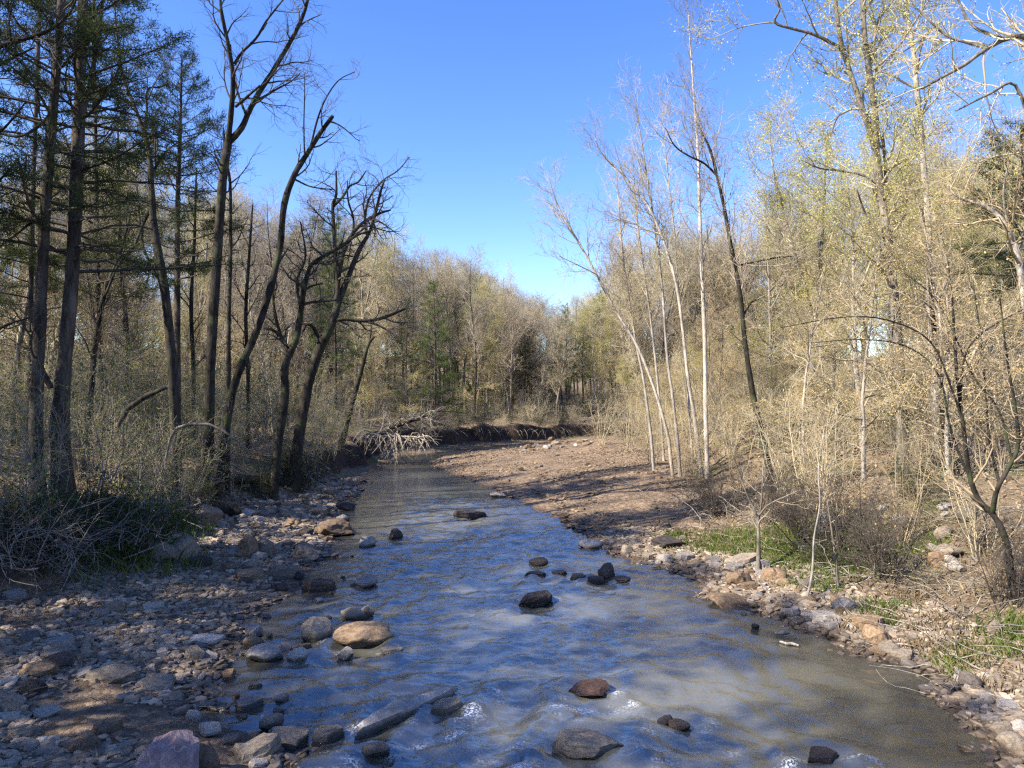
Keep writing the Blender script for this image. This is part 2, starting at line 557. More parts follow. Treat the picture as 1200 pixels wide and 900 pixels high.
def water_mat():
    m, N, L, out = nmat('creek_water')
    af = N('Attribute'); af.attribute_name = 'foam'
    ad = N('Attribute'); ad.attribute_name = 'depth'
    ar = N('Attribute'); ar.attribute_name = 'rough'
    pos = N('NewGeometry').outputs['Position']
    n1 = noise(N, L, 6.0, 2, 0.5, vec=pos, stretch=(1.0, 0.8, 1))
    n2 = noise(N, L, 26.0, 3, 0.6, vec=pos, stretch=(1.0, 0.7, 1))
    h = math_n(N, L, 'ADD', n1.outputs[0], math_n(N, L, 'MULTIPLY', n2.outputs[0], 0.08))
    h = math_n(N, L, 'MULTIPLY', h, ar.outputs['Fac'])
    bp = N('Bump'); bp.inputs['Strength'].default_value = 0.55; bp.inputs['Distance'].default_value = 0.045
    L(h, bp.inputs['Height'])
    fr = N('Fresnel'); fr.inputs['IOR'].default_value = 2.35
    L(bp.outputs[0], fr.inputs['Normal'])
    gl = N('BsdfGlossy'); gl.inputs['Roughness'].default_value = 0.20
    gl.inputs['Color'].default_value = (0.95, 0.97, 1, 1)
    L(bp.outputs[0], gl.inputs['Normal'])
    tr = N('BsdfTransparent'); tr.inputs['Color'].default_value = (0.72, 0.74, 0.62, 1)
    df = N('BsdfDiffuse'); df.inputs['Color'].default_value = (0.25, 0.238, 0.172, 1)
    mk = ramp(N, L, ad.outputs['Fac'], [(0.0, (0.08, 0.08, 0.08)), (0.18, (0.26, 0.26, 0.26)), (0.42, (0.56, 0.56, 0.56))]).outputs[0]
    body = N('MixShader'); L(mk, body.inputs[0]); L(tr.outputs[0], body.inputs[1]); L(df.outputs[0], body.inputs[2])
    surf = N('MixShader'); L(fr.outputs[0], surf.inputs[0]); L(body.outputs[0], surf.inputs[1]); L(gl.outputs[0], surf.inputs[2])
    fo = N('BsdfDiffuse'); fo.inputs['Color'].default_value = (0.72, 0.75, 0.78, 1)
    fnn = noise(N, L, 38.0, 4, 0.7, vec=pos)
    ff = math_n(N, L, 'MULTIPLY', af.outputs['Fac'], ramp(N, L, fnn.outputs[0], [(0.49, (0, 0, 0)), (0.56, (1, 1, 1))]).outputs[0], True)
    fin = N('MixShader'); L(ff, fin.inputs[0]); L(surf.outputs[0], fin.inputs[1]); L(fo.outputs[0], fin.inputs[2])
    L(fin.outputs[0], out.inputs['Surface'])
    return m


wobj = link('water', me, water_mat())
wobj['kind'] = 'structure'
wobj['label'] = 'shallow silty creek rippling over stones between the wooded banks'

# ------------------------------------------------------------------ sky, sun, camera
SUN_EL = math.radians(40)
SUN_AZ = math.radians(-115)       # measured from +Y clockwise: behind and to the left of the viewer
sun_dir = Vector((math.sin(SUN_AZ) * math.cos(SUN_EL), math.cos(SUN_AZ) * math.cos(SUN_EL), math.sin(SUN_EL)))
world = bpy.data.worlds.new('World')
scene.world = world
world.use_nodes = True
nt = world.node_tree
bg = nt.nodes['Background']
sky = nt.nodes.new('ShaderNodeTexSky')
sky.sky_type = 'NISHITA'
sky.sun_disc = False
sky.sun_elevation = SUN_EL
sky.sun_rotation = SUN_AZ
sky.altitude = 300
sky.air_density = 1.0
sky.dust_density = 0.15
sky.ozone_density = 2.2
hsv = nt.nodes.new('ShaderNodeHueSaturation')
hsv.inputs['Saturation'].default_value = 1.27
hsv.inputs['Hue'].default_value = 0.518
nt.links.new(sky.outputs[0], hsv.inputs['Color'])
nt.links.new(hsv.outputs[0], bg.inputs['Color'])
bg.inputs['Strength'].default_value = 0.13
sl = bpy.data.lights.new('sun', 'SUN')
sl.energy = 4.7
sl.angle = math.radians(0.6)
sl.color = (1.0, 0.93, 0.82)
so = bpy.data.objects.new('sun', sl)
COL.objects.link(so)
so.rotation_euler = sun_dir.to_track_quat('Z', 'Y').to_euler()

cam = bpy.data.cameras.new('camera')
cam.sensor_width = 36
cam.lens = 36 * F / 1200
cam.clip_end = 3000
cam.clip_start = 0.05
co = bpy.data.objects.new('camera', cam)
COL.objects.link(co)
co.location = (0, 0, H)
co.rotation_euler = (math.pi / 2 + PITCH, 0, 0)
scene.camera = co
scene.view_settings.view_transform = 'Standard'
scene.view_settings.look = 'None'
scene.view_settings.exposure = 1.38
scene.view_settings.gamma = 1
scene.cycles.use_denoising = False
scene.cycles.pixel_filter_type = 'BLACKMAN_HARRIS'
scene.cycles.filter_width = 1.3
scene.cycles.max_bounces = 5
scene.cycles.diffuse_bounces = 3
scene.cycles.glossy_bounces = 2
scene.cycles.transmission_bounces = 2
scene.cycles.transparent_max_bounces = 6
scene.cycles.caustics_reflective = False
scene.cycles.caustics_refractive = False
scene.cycles.sample_clamp_indirect = 6
# ------------------------------------------------------------------ tree building
UP = np.array((0, 0, 1.0))


def nrm(v):
    return v / np.maximum(np.linalg.norm(v, axis=-1, keepdims=True), 1e-9)


class Tubes:
    """Collects tapered branches and turns them into one mesh."""

    def __init__(self):
        self.b = {}

    def add(self, P, R, k=3):
        P = np.asarray(P, float); R = np.asarray(R, float)
        if P.ndim == 2:
            P, R = P[None], R[None]
        self.b.setdefault((P.shape[1], k), []).append((P, R))

    def mesh(self, name, smooth=True, origin=None):
        Vs, Fs, off = [], [], 0
        for (n, k), lst in self.b.items():
            P = np.concatenate([a for a, _ in lst]); R = np.concatenate([r for _, r in lst])
            Mn = len(P)
            T = nrm(np.gradient(P, axis=1))
            mean = nrm(P[:, -1] - P[:, 0])
            ref = np.eye(3)[np.argmin(np.abs(mean), axis=1)][:, None, :]
            U = nrm(np.cross(T, np.broadcast_to(ref, T.shape)))
            W = np.cross(T, U)
            a = np.arange(k) * 2 * math.pi / k
            V = P[:, :, None, :] + R[:, :, None, None] * (U[:, :, None, :] * np.cos(a)[None, None, :, None] + W[:, :, None, :] * np.sin(a)[None, None, :, None])
            Vs.append(V.reshape(-1, 3))
            base = off + np.arange(Mn)[:, None, None] * (n * k) + np.arange(n - 1)[None, :, None] * k + np.arange(k)[None, None, :]
            nx = off + np.arange(Mn)[:, None, None] * (n * k) + np.arange(n - 1)[None, :, None] * k + ((np.arange(k) + 1) % k)[None, None, :]
            Fs.append(np.stack([base, nx, nx + k, base + k], -1).reshape(-1, 4))
            off += Mn * n * k
        V = np.concatenate(Vs)
        if origin is not None:
            V = V - np.asarray(origin)
        return mesh_np(name, V, Fs, smooth)


def kids(P, R, m, tlo, thi, ang, angj, L0, fall, rfrac, rmax, nn, wander, up, g, flatz=0.0, bias=None):
    n = len(P)
    t = tlo + (thi - tlo) * (np.arange(m) + g.random(m)) / m
    q = np.clip(t * (n - 1), 0, n - 1.001)
    i = q.astype(int); f = (q - i)[:, None]
    pos = P[i] * (1 - f) + P[i + 1] * f
    tan = nrm(P[i + 1] - P[i])
    r = R[i] * (1 - f[:, 0]) + R[i + 1] * f[:, 0]
    v = g.normal(size=(m, 3))
    if bias is not None:
        v = v + np.asarray(bias)
    v[:, 2] *= (1 - flatz)
    v = nrm(v - (v * tan).sum(1, keepdims=True) * tan)
    a = np.radians(ang + angj * g.normal(size=m))[:, None]
    d = nrm(tan * np.cos(a) + v * np.sin(a))
    Ln = L0 * (1 - fall * t) * g.uniform(0.55, 1.3, m)
    step = (Ln / (nn - 1))[:, None]
    pts = [pos]
    for s in range(nn - 1):
        d = nrm(d + wander * g.normal(size=(m, 3)) + up * UP)
        pts.append(pts[-1] + d * step)
    Pk = np.stack(pts, 1)
    r0 = np.minimum(r * rfrac, rmax)
    Rk = r0[:, None] * np.linspace(1, 0.28, nn)[None, :]
    return Pk, Rk, Ln


def ramify(crown, P, R, g, prm, tips, scale=1.0):
    """Three further orders of branching along a stem."""
    p = prm
    seg = np.linalg.norm(np.diff(P, axis=0), axis=1).sum()
    m1 = max(2, int(p['d1'] * seg * (1 - p.get('t1', .3))))
    A, AR, AL = kids(P, R, m1, p.get('t1', .3), 0.99, p.get('a1', 52), 12, p['l1'] * scale, p.get('f1', .55), .55, p.get('r1', .05), 8, p.get('w1', .16), p.get('u1', .06), g,
                     p.get('flat', 0), p.get('bias'))
    crown.add(A, AR, 5)
    for j in range(m1):
        m2 = max(2, int(p['d2'] * AL[j]))
        B, BR, BL = kids(A[j], AR[j], m2, .22, 1.0, 48, 14, min(p['l2'], AL[j] * .75) * scale, .4, .62, .018, 6, p.get('w2', .2), p.get('u2', .05), g, p.get('flat', 0))
        crown.add(B, np.maximum(BR, p.get('rmin', .0035)), 4)
        for q in range(m2):
            m3 = max(1, int(p['d3'] * BL[q]))
            Cc, CR, CL = kids(B[q], BR[q], m3, .15, 1.0, 42, 15, min(p['l3'], BL[q] * .9) * scale, .3, .65, .007, 4, p.get('w3', .22), p.get('u3', .05), g, p.get('flat', 0))
            crown.add(Cc, np.maximum(CR, p.get('rmin', .0035) * np.array([1, .9, .8, .6])), 3)
            if tips is not None:
                tips.append(Cc.reshape(-1, 3))
                tips.append(B[q][2:])


def leaf_mesh(name, C, size, g, spread=0.05, per=1, droop=0.0, width=0.55, origin=None):
    C = np.repeat(np.asarray(C), per, axis=0)
    n = len(C)
    C = C + g.normal(size=(n, 3)) * spread
    a = nrm(g.normal(size=(n, 3)) + np.array((0, 0, -droop)))
    b = nrm(np.cross(a, nrm(g.normal(size=(n, 3)))))
    s = (size * g.uniform(0.6, 1.2, n) ** 1.6 * 1.15)[:, None]
    w = s * width * .5
    V = np.stack([C, C + a * s * .5 + b * w, C + a * s, C + a * s * .5 - b * w], 1).reshape(-1, 3)
    if origin is not None:
        V = V - np.asarray(origin)
    return mesh_np(name, V, [np.arange(4 * n).reshape(n, 4)], False)


def wander_stem(p0, d0, Ln, r0, r1, n, g, wander=.06, up=.05):
    p = np.array(p0, float); d = nrm(np.array(d0, float))
    pts = [p.copy()]
    for i in range(n - 1):
        d = nrm(d + wander * g.normal(size=3) + up * UP)
        p = p + d * Ln / (n - 1)
        pts.append(p.copy())
    t = np.linspace(0, 1, n)
    return np.array(pts), r0 * (1 - t) ** 0.8 * (1 - r1 / r0) + r1


def flare(P, R, amt=.45, h=.5):
    z = P[:, 2] - P[0, 2]
    return R * (1 + amt * np.exp(-np.maximum(z, 0) / h))


def finish(root, trunk, crown, bm, tm, leaves=None, lm=None, origin=None, crown_name='crown'):
    link('trunk', trunk.mesh('trunk', True, origin), bm, root)
    if crown is not None and crown.b:
        link(crown_name, crown.mesh(crown_name, True, origin), tm, root)
    if leaves is not None:
        link('foliage', leaves, lm, root)


# ---- kinds for the woods: each is modelled once at the origin, then copied
def proto_bare(seed, Ht, r, bm, tm, prm, leaf=None, fork=True, name='bare_tree'):
    g = np.random.default_rng(seed)
    root = thing(name, 'x', 'tree')
    tk, cr, tips = Tubes(), Tubes(), ([] if leaf else None)
    P, R = wander_stem((0, 0, -.3), (g.normal() * .05, g.normal() * .05, 1), Ht, r, r * .12, 16, g, .045, .05)
    R = flare(P, R)
    tk.add(P, R, 8)
    stems = [(P, R)]
    if fork:
        for q in range(g.integers(1, 3)):
            i = int(g.integers(6, 10))
            a = g.uniform(0, 6.28)
            P2_, R2_ = wander_stem(P[i], (math.cos(a) * .5, math.sin(a) * .5, 1), Ht * (1 - i / 16) * .95, R[i] * .7, .012, 12, g, .06, .07)
            tk.add(P2_, R2_, 7)
            stems.append((P2_, R2_))
    for P_, R_ in stems:
        ramify(cr, P_, R_, g, prm, tips)
    lv = None
    if leaf:
        T = np.concatenate(tips)
        T = T[(g.random(len(T)) < leaf['keep']) & (vnoise(T * .9, seed) + .35 * vnoise(T * 2.3, seed + 1) > -.12)]
        lv = leaf_mesh('foliage', T, leaf['size'], g, leaf.get('spread', .06), leaf.get('per', 1), .3)
    finish(root, tk, cr, bm, tm, lv, M[leaf['mat']] if leaf else None)
    root['h'] = Ht
    return root


def needle_tufts(pts, dirs, g, per=12, ln=.15, wd=.0075, up=.16):
    n = len(pts)
    C = np.repeat(pts, per, axis=0); D = np.repeat(dirs, per, axis=0)
    d = nrm(D * .45 + g.normal(size=C.shape) * .62 + up * UP)
    s = nrm(np.cross(d, nrm(g.normal(size=C.shape)))) * wd
    ll = ln * g.uniform(.6, 1.25, len(C))[:, None]
    C = C + g.normal(size=C.shape) * .055
    V = np.stack([C - s, C + s, C + d * ll], 1).reshape(-1, 3)
    return V


def pine_parts(P, R, g, tlo, thi, n_br, Lmax, tk, cr, dens=1.0, droop=-.02, shape=1.0, dead=.36, skip=.28):
    """Whorled boughs with needle tufts along a pine stem; returns needle vertices."""
    NV = []
    nP = len(P)
    for b in range(n_br):
        t = tlo + (thi - tlo) * (b + g.random()) / n_br
        rel = (t - tlo) / max(1e-6, (1 - tlo))
        q = min(t * (nP - 1), nP - 1.01); i = int(q)
        p0 = P[i] + (P[i + 1] - P[i]) * (q - i)
        a = b * 2.4 + g.normal() * .3
        Lb = Lmax * (1 - rel) ** shape * g.uniform(.6, 1.15) + .25
        bp, br = wander_stem(p0, (math.cos(a), math.sin(a), .10 + .5 * rel), Lb, min(R[i] * .35, .035), .006, 8, g, .09, droop + .05 * rel)
        if g.random() < dead and rel < .35:
            cut = int(g.integers(3, 6))
            bp, br = bp[:cut] + g.normal(size=(cut, 3)) * .03, br[:cut] * .7
            cr.add(bp, br, 4)
            continue
        cr.add(bp, br, 4)
        m = max(3, int(7 * Lb))
        S, SR, SL = kids(bp, br, m, .28, 1.0, 50, 12, .55 * min(1, Lb / 1.6), .45, .6, .009, 4, .15, .05, g, .75)
        cr.add(S, np.maximum(SR, .003), 3)
        for s in range(m):
            if g.random() < skip:
                continue
            k = max(2, int(SL[s] * 10 * dens))
            tt = np.linspace(.25, 1, k) * 3
            ii = np.minimum(tt.astype(int), 2)
            pp = S[s][ii] + (S[s][ii + 1] - S[s][ii]) * (tt - ii)[:, None]
            dd = nrm(S[s][ii + 1] - S[s][ii])
            NV.append(needle_tufts(pp, dd, g, per=17))
        NV.append(needle_tufts(bp[-3:], nrm(bp[-3:] - bp[-4:-1]), g, per=14))
    return NV


def tri_mesh(name, V, origin=None):
    if origin is not None:
        V = V - np.asarray(origin)
    return mesh_np(name, V, [np.arange(len(V)).reshape(-1, 3)], False)


def proto_pine(seed, Ht, r, tlo, n_br, Lmax, nm, shape=.8, name='pine_tree', dead=.4, skip=.25):
    g = np.random.default_rng(seed)
    root = thing(name, 'x', 'tree')
    tk, cr = Tubes(), Tubes()
    P, R = wander_stem((0, 0, -.3), (0, 0, 1), Ht, r, .015, 18, g, .02, .05)
    R = flare(P, R, .3)
    tk.add(P, R, 8)
    NV = pine_parts(P, R, g, tlo, .99, n_br, Lmax, tk, cr, shape=shape, dead=dead, skip=skip)
    link('trunk', tk.mesh('trunk'), M['bark_pine'], root)
    link('crown', cr.mesh('crown'), M['twig_dark'], root)
    link('foliage', tri_mesh('foliage', np.concatenate(NV)), M[nm], root)
    root['h'] = Ht
    return root


def proto_shrub(seed, Ht, stems, prm, tm, leaf=None, spread=.5, name='shrub', r=.014):
    g = np.random.default_rng(seed)
    root = thing(name, 'x', 'shrub')
    tk, cr, tips = Tubes(), Tubes(), ([] if leaf else None)
    for s in range(stems):
        a = g.uniform(0, 6.28); k = spread * g.random()
        P, R = wander_stem((math.cos(a) * .18 * g.random(), math.sin(a) * .18 * g.random(), -.15), (math.cos(a) * k, math.sin(a) * k, 1), Ht * g.uniform(.6, 1.05), r * g.uniform(.6, 1.2), .004, 10, g, .10, .02)
        tk.add(P, R, 5)
        A, AR, AL = kids(P, R, max(3, int(prm['d1'] * Ht)), .15, 1, 48, 14, prm['l1'], .4, .6, .009, 6, .18, .04, g, prm.get('flat', 0))
        cr.add(A, np.maximum(AR, .003), 3)
        for j in range(len(A)):
            B, BR, BL = kids(A[j], AR[j], max(2, int(prm['d2'] * AL[j])), .2, 1, 45, 15, min(prm['l2'], AL[j] * .7), .3, .7, .005, 4, .2, .04, g, prm.get('flat', 0))
            cr.add(B, np.maximum(BR, .0025), 3)
            if leaf:
                tips.append(B.reshape(-1, 3)); tips.append(A[j][2:])
    lv = None
    if leaf:
        T = np.concatenate(tips)
        T = T[g.random(len(T)) < leaf['keep']]
        lv = leaf_mesh('foliage', T, leaf['size'], g, leaf.get('spread', .05), leaf.get('per', 1), leaf.get('droop', .2))
    link('stem', tk.mesh('stem'), tm, root)
    link('crown', cr.mesh('crown'), tm, root)
    if leaf:
        link('foliage', lv, M[leaf['mat']], root)
    root['h'] = Ht
    return root


def proto_shrub_named(name, *a, **k):
    return proto_shrub(*a, name=name, **k)


PR_TALL = dict(d1=3.2, l1=3.3, t1=.32, d2=5.2, l2=1.5, d3=8.5, l3=.65, u1=.09, a1=46, f1=.6, rmin=.0055)
PR_WIDE = dict(d1=3.2, l1=4.0, t1=.24, d2=4.8, l2=1.7, d3=8.0, l3=.65, u1=.05, a1=55, f1=.6, rmin=.0055)
PR_SLIM = dict(d1=4.4, l1=2.0, t1=.22, d2=6.0, l2=1.0, d3=8.0, l3=.45, u1=.10, a1=42, f1=.6, rmin=.0055)
PR_BEECH = dict(d1=3.6, l1=3.4, t1=.16, d2=5.0, l2=1.5, d3=8.0, l3=.55, u1=.01, a1=72, f1=.72, flat=.65, w1=.12, rmin=.005)

KINDS = {}
KINDS['bare'] = [proto_bare(101, 15, .15, M['bark_grey'], M['twig_pale'], PR_TALL),
                 proto_bare(102, 14, .13, M['bark_grey'], M['twig_grey'], PR_TALL),
                 proto_bare(103, 13, .17, M['bark_grey'], M['twig_pale'], PR_WIDE),
                 proto_bare(104, 15, .12, M['bark_dark'], M['twig_grey'], PR_TALL, fork=False)]
KINDS['budding'] = [proto_bare(111, 14, .14, M['bark_grey'], M['twig_pale'], PR_TALL, dict(mat='bud_yellow', keep=.95, size=.052, spread=.10, per=2)),
                    proto_bare(112, 12, .12, M['bark_pale'], M['twig_pale'], PR_WIDE, dict(mat='bud_yellow', keep=.95, size=.052, spread=.10, per=2))]
KINDS['slim'] = [proto_bare(121, 13, .075, M['bark_pale'], M['twig_pale'], PR_SLIM, fork=False, name='slender_tree'),
                 proto_bare(122, 11, .06, M['bark_pale'], M['twig_tan'], PR_SLIM, dict(mat='bud_yellow', keep=.5, size=.05), fork=False, name='slender_tree'),
                 proto_bare(123, 9, .05, M['bark_grey'], M['twig_tan'], PR_SLIM, dict(mat='bud_tan', keep=.18, size=.045), fork=False, name='slender_tree')]
KINDS['beech'] = [proto_bare(131, 8.5, .07, M['bark_pale'], M['twig_pale'], PR_BEECH, dict(mat='bud_tan', keep=.95, size=.046, spread=.08, per=2), fork=False, name='understory_tree'),
                  proto_bare(132, 7, .06, M['bark_grey'], M['twig_tan'], PR_BEECH, dict(mat='bud_yellow', keep=.8, size=.048, spread=.07, per=2), fork=False, name='understory_tree')]
KINDS['pine'] = [proto_pine(141, 16, .15, .32, 70, 2.6, 'needles'),
                 proto_pine(142, 13, .11, .22, 64, 2.1, 'needles')]
KINDS['shade'] = [proto_pine(145, 14, .14, .14, 110, 3.0, 'needles', .55, dead=.05, skip=.0)]
KINDS['palepine'] = [proto_pine(143, 14, .13, .30, 66, 2.3, 'needles_pale'),
                     proto_pine(144, 9, .10, .08, 72, 2.4, 'needles_pale', .9)]
KINDS['brush'] = [proto_shrub_named('bare_bush', 151, 2.6, 9, dict(d1=4, l1=.9, d2=7, l2=.4), M['twig_pale']),
                  proto_shrub_named('bare_bush', 152, 3.4, 7, dict(d1=3.4, l1=1.0, d2=6, l2=.45), M['twig_tan'], dict(mat='bud_tan', keep=.18, size=.035))]
KINDS['leafy'] = [proto_shrub_named('leafy_bush', 161, 2.2, 9, dict(d1=5, l1=.85, d2=7, l2=.4, flat=.3), M['twig_grey'], dict(mat='bud_green', keep=.6, size=.045)),
                  proto_shrub_named('leafy_bush', 162, 3.2, 7, dict(d1=4, l1=1.2, d2=6, l2=.5, flat=.6), M['twig_grey'], dict(mat='bud_green', keep=.5, size=.050))]
KINDS['dark'] = [proto_shrub_named('evergreen_bush', 171, 1.1, 14, dict(d1=7, l1=.6, d2=8, l2=.3), M['twig_dark'], dict(mat='leaf_dark', keep=.9, size=.050), spread=1.3),
                 proto_shrub_named('evergreen_bush', 172, 1.6, 11, dict(d1=6, l1=.8, d2=7, l2=.35), M['twig_dark'], dict(mat='leaf_dark', keep=.7, size=.055), spread=.9)]
KINDS['red'] = [proto_shrub_named('thorny_bush', 181, 1.7, 11, dict(d1=8, l1=.7, d2=12, l2=.3), M['twig_dark'], dict(mat='litter', keep=.03, size=.04), spread=.9)]

_used = set()


def plant(kind, i, x, y, height, label, group, rot=None, sink=.0, zscale=1.0):
    pr = KINDS[kind][i % len(KINDS[kind])]
    z = ht(x, y) - sink
    s = height / pr['h']
    rot = rng.uniform(0, 6.28) if rot is None else rot
    if pr.name not in _used:
        _used.add(pr.name)
        pr.location = (x, y, z); pr.rotation_euler = (0, 0, rot); pr.scale = (s, s, s * zscale)
        pr['label'] = label; pr['group'] = group
        return pr
    return copy_thing(pr, (x, y, z), rot, (s, s, s * zscale), label, group)


# ---- the trees one can tell apart: stems followed on the photograph, standing at their own distance
def smooth_stem(pts, per=4):
    p = np.asarray(pts, float)
    q = np.vstack([2 * p[0] - p[1], p, 2 * p[-1] - p[-2]])
    out = []
    for i in range(1, len(q) - 2):
        for t in np.arange(per) / per:
            out.append(.5 * ((2 * q[i]) + (-q[i - 1] + q[i + 1]) * t + (2 * q[i - 1] - 5 * q[i] + 4 * q[i + 1] - q[i + 2]) * t * t + (-q[i - 1] + 3 * q[i] - 3 * q[i + 1] + q[i + 2]) * t ** 3))
    out.append(q[-2])
    return np.array(out)


def hero(name, label, base, stems, bm, tm, prm=None, depth=None, leaf=None, seed=1, minor=None, t_first=.35, needles=None, group=None, cat='tree', k=10, drift=1.0):
    """stems: pixel polylines (x, y, width). base: pixel where the trunk meets the ground."""
    g = np.random.default_rng(seed)
    D = depth if depth else hit(*base)[1]
    root_xy = at(base[0], base[1], D)
    gz = ht(root_xy[0], D)
    origin = np.array((root_xy[0], D, gz))
    root = thing(name, label, cat, origin, group)
    tk, cr, tips = Tubes(), Tubes(), ([] if leaf else None)
    NV = []
    ends = []
    for si, st in enumerate(stems):
        pp = smooth_stem(st)
        n = len(pp)
        dr = np.cumsum(g.normal(size=n)) * .035 * drift * D / 17
        dr -= dr[0]
        d0 = 0.0
        if si > 0:      # a limb leaves its parent at the parent's own depth
            best = min(((np.hypot(e[0] - pp[0, 0], e[1] - pp[0, 1]), e[2]) for e in ends), default=(0, 0))
            d0 = best[1]
            dr = dr + np.linspace(0, 1, n) * g.normal() * .10 * np.linalg.norm(pp[-1, :2] - pp[0, :2]) / F * D * 2
        W = []
        for j in range(n):
            W.append(at(pp[j, 0], pp[j, 1], D + d0 + dr[j]))
            ends.append((pp[j, 0], pp[j, 1], d0 + dr[j]))
        W = np.array(W)
        R = pp[:, 2] * .5 / F * D * (.86 if name != 'aspen_tree' else .58)
        if si == 0:
            W[0, 2] = min(W[0, 2], gz + .02)
            W = np.vstack([W[0] - np.array((0, 0, .35)), W])
            R = np.concatenate([[R[0] * 1.1], R])
            R = flare(W, R, .22, .35)
        R = R * (1 + .05 * g.normal(size=len(R)))
        tk.add(W, R, k if R[0] > .05 else 6)
        if prm:
            ramify(cr, W, R, g, {**prm, 't1': t_first if si == 0 else prm.get('t1b', .15)}, tips)
        if needles and si < needles.get('stems', 1):
            NV += pine_parts(W, R, g, needles['tlo'], .985, needles['n'], needles['L'], tk, cr, needles.get('dens', 1), shape=needles.get('shape', .6))
    link('trunk', tk.mesh('trunk', True, origin), bm, root)
    if cr.b:
        link('crown', cr.mesh('crown', True, origin), tm, root)
    if leaf:
        T = np.concatenate(tips)
        T = T[g.random(len(T)) < leaf['keep']]
        link('foliage', leaf_mesh('foliage', T, leaf['size'], g, leaf.get('spread', .05), leaf.get('per', 1), .3, origin=origin), M[leaf['mat']], root)
    if NV:
        link('foliage', tri_mesh('foliage', np.concatenate(NV), origin), M[needles.get('mat', 'needles')], root)
    return root


H_BARE = dict(r1=.034, d1=3.2, l1=2.0, d2=5.5, l2=1.1, d3=8.5, l3=.5, u1=.05, a1=50, f1=.5, w1=.17)
H_LIGHT = dict(r1=.026, d1=2.4, l1=1.5, d2=5.5, l2=.85, d3=8.0, l3=.42, u1=.08, a1=46, f1=.5)
H_GNARL = dict(d1=3.0, l1=1.5, d2=5.5, l2=.8, d3=8.0, l3=.42, u1=.03, a1=58, f1=.4, w1=.26, w2=.28)
H_ASPEN = dict(r1=.016, d1=4.0, l1=2.0, d2=5.6, l2=1.0, d3=8.0, l3=.42, u1=.13, a1=36, f1=.5, w1=.09)

hero('pine_tree', 'thick rough pine trunk beside the thickest one, straight from base to top', (58, 590),
     [[(44, 575, 22), (42, 500, 17), (46, 400, 15), (50, 300, 14), (58, 180, 13), (66, 80, 11), (75, -40, 9), (80, -160, 6), (84, -260, 3)],
      [(63, 130, 6), (45, 148, 5), (20, 160, 4), (-20, 150, 3)],
      [(50, 250, 4), (25, 270, 3), (-15, 300, 2)]],
     M['bark_pine'], M['twig_dark'], None, 13.6, seed=201, needles=dict(tlo=.40, n=66, L=2.4, stems=1))
hero('pine_tree', 'thickest dark pine trunk with swollen forked base above the dead brush', (78, 585),
     [[(74, 578, 30), (70, 500, 24), (76, 420, 19), (84, 330, 17), (88, 250, 17), (92, 150, 15), (95, 60, 14), (100, -60, 11), (104, -160, 7), (106, -260, 3)],
      [(92, 170, 8), (97, 140, 7), (107, 90, 6.5), (112, 60, 6), (118, 20, 5), (126, -40, 3)],
      [(92, 145, 6), (110, 146, 5), (135, 152, 4.5), (160, 154, 4), (185, 160, 3), (200, 168, 1.5)],
      [(60, 455, 8), (48, 430, 7), (40, 400, 5)]],
     M['bark_pine'], M['twig_dark'], H_LIGHT, 13.9, seed=202, needles=dict(tlo=.36, n=76, L=2.5, stems=1), t_first=.5)
hero('pine_tree', 'thin straight dark pine between the rough pine trunks, trunk half hidden', (34, 560),
     [[(34, 560, 8), (36, 380, 7), (38, 250, 6), (45, 50, 5), (48, -80, 4), (50, -180, 2)]], M['bark_pine'], M['twig_dark'], None, 18.5, seed=203,
     needles=dict(tlo=.25, n=62, L=2.2))
hero('pine_tree', 'slim dark pine with low sweeping boughs standing beside the thickest pine', (118, 540),
     [[(120, 545, 7), (118, 420, 6.5), (114, 300, 6), (112, 160, 5), (110, 20, 4), (110, -90, 2)]], M['bark_pine'], M['twig_dark'], None, 21, seed=204,
     needles=dict(tlo=.32, n=64, L=2.5, shape=.5))
hero('pine_tree', 'narrow blue green pine standing clear against the sky behind the slim forked tree', (209, 540),
     [[(209, 540, 9), (208, 400, 8), (208, 250, 7), (211, 160, 5), (213, 66, 1.5)]], M['bark_pine'], M['twig_dark'], None, 20, seed=205,
     needles=dict(tlo=.40, n=74, L=1.8, shape=.62))
hero('bare_tree', 'dark slim trunk that forks high in front of the narrow pine', (206, 585),
     [[(206, 585, 14), (205, 500, 13), (201, 420, 13), (193, 340, 12), (181, 270, 10), (177, 215, 8.5), (176, 190, 7), (172, 165, 5.5), (160, 130, 4.5), (146, 95, 3.5), (138, 50, 2.5), (134, 0, 1.5)],
      [(193, 340, 5), (176, 310, 4), (166, 280, 3.5), (162, 230, 2.5), (158, 205, 1.5)],
      [(178, 205, 5), (186, 190, 4), (196, 176, 3), (212, 165, 2)],
      [(170, 155, 4), (172, 130, 3.5), (173, 105, 3), (188, 102, 2.5), (200, 95, 1.5)],
      [(176, 245, 5), (168, 262, 4.5), (155, 292, 4), (138, 312, 3.5), (124, 345, 3)]],
     M['bark_dark'], M['twig_dark'], H_LIGHT, None, seed=206, t_first=.55)
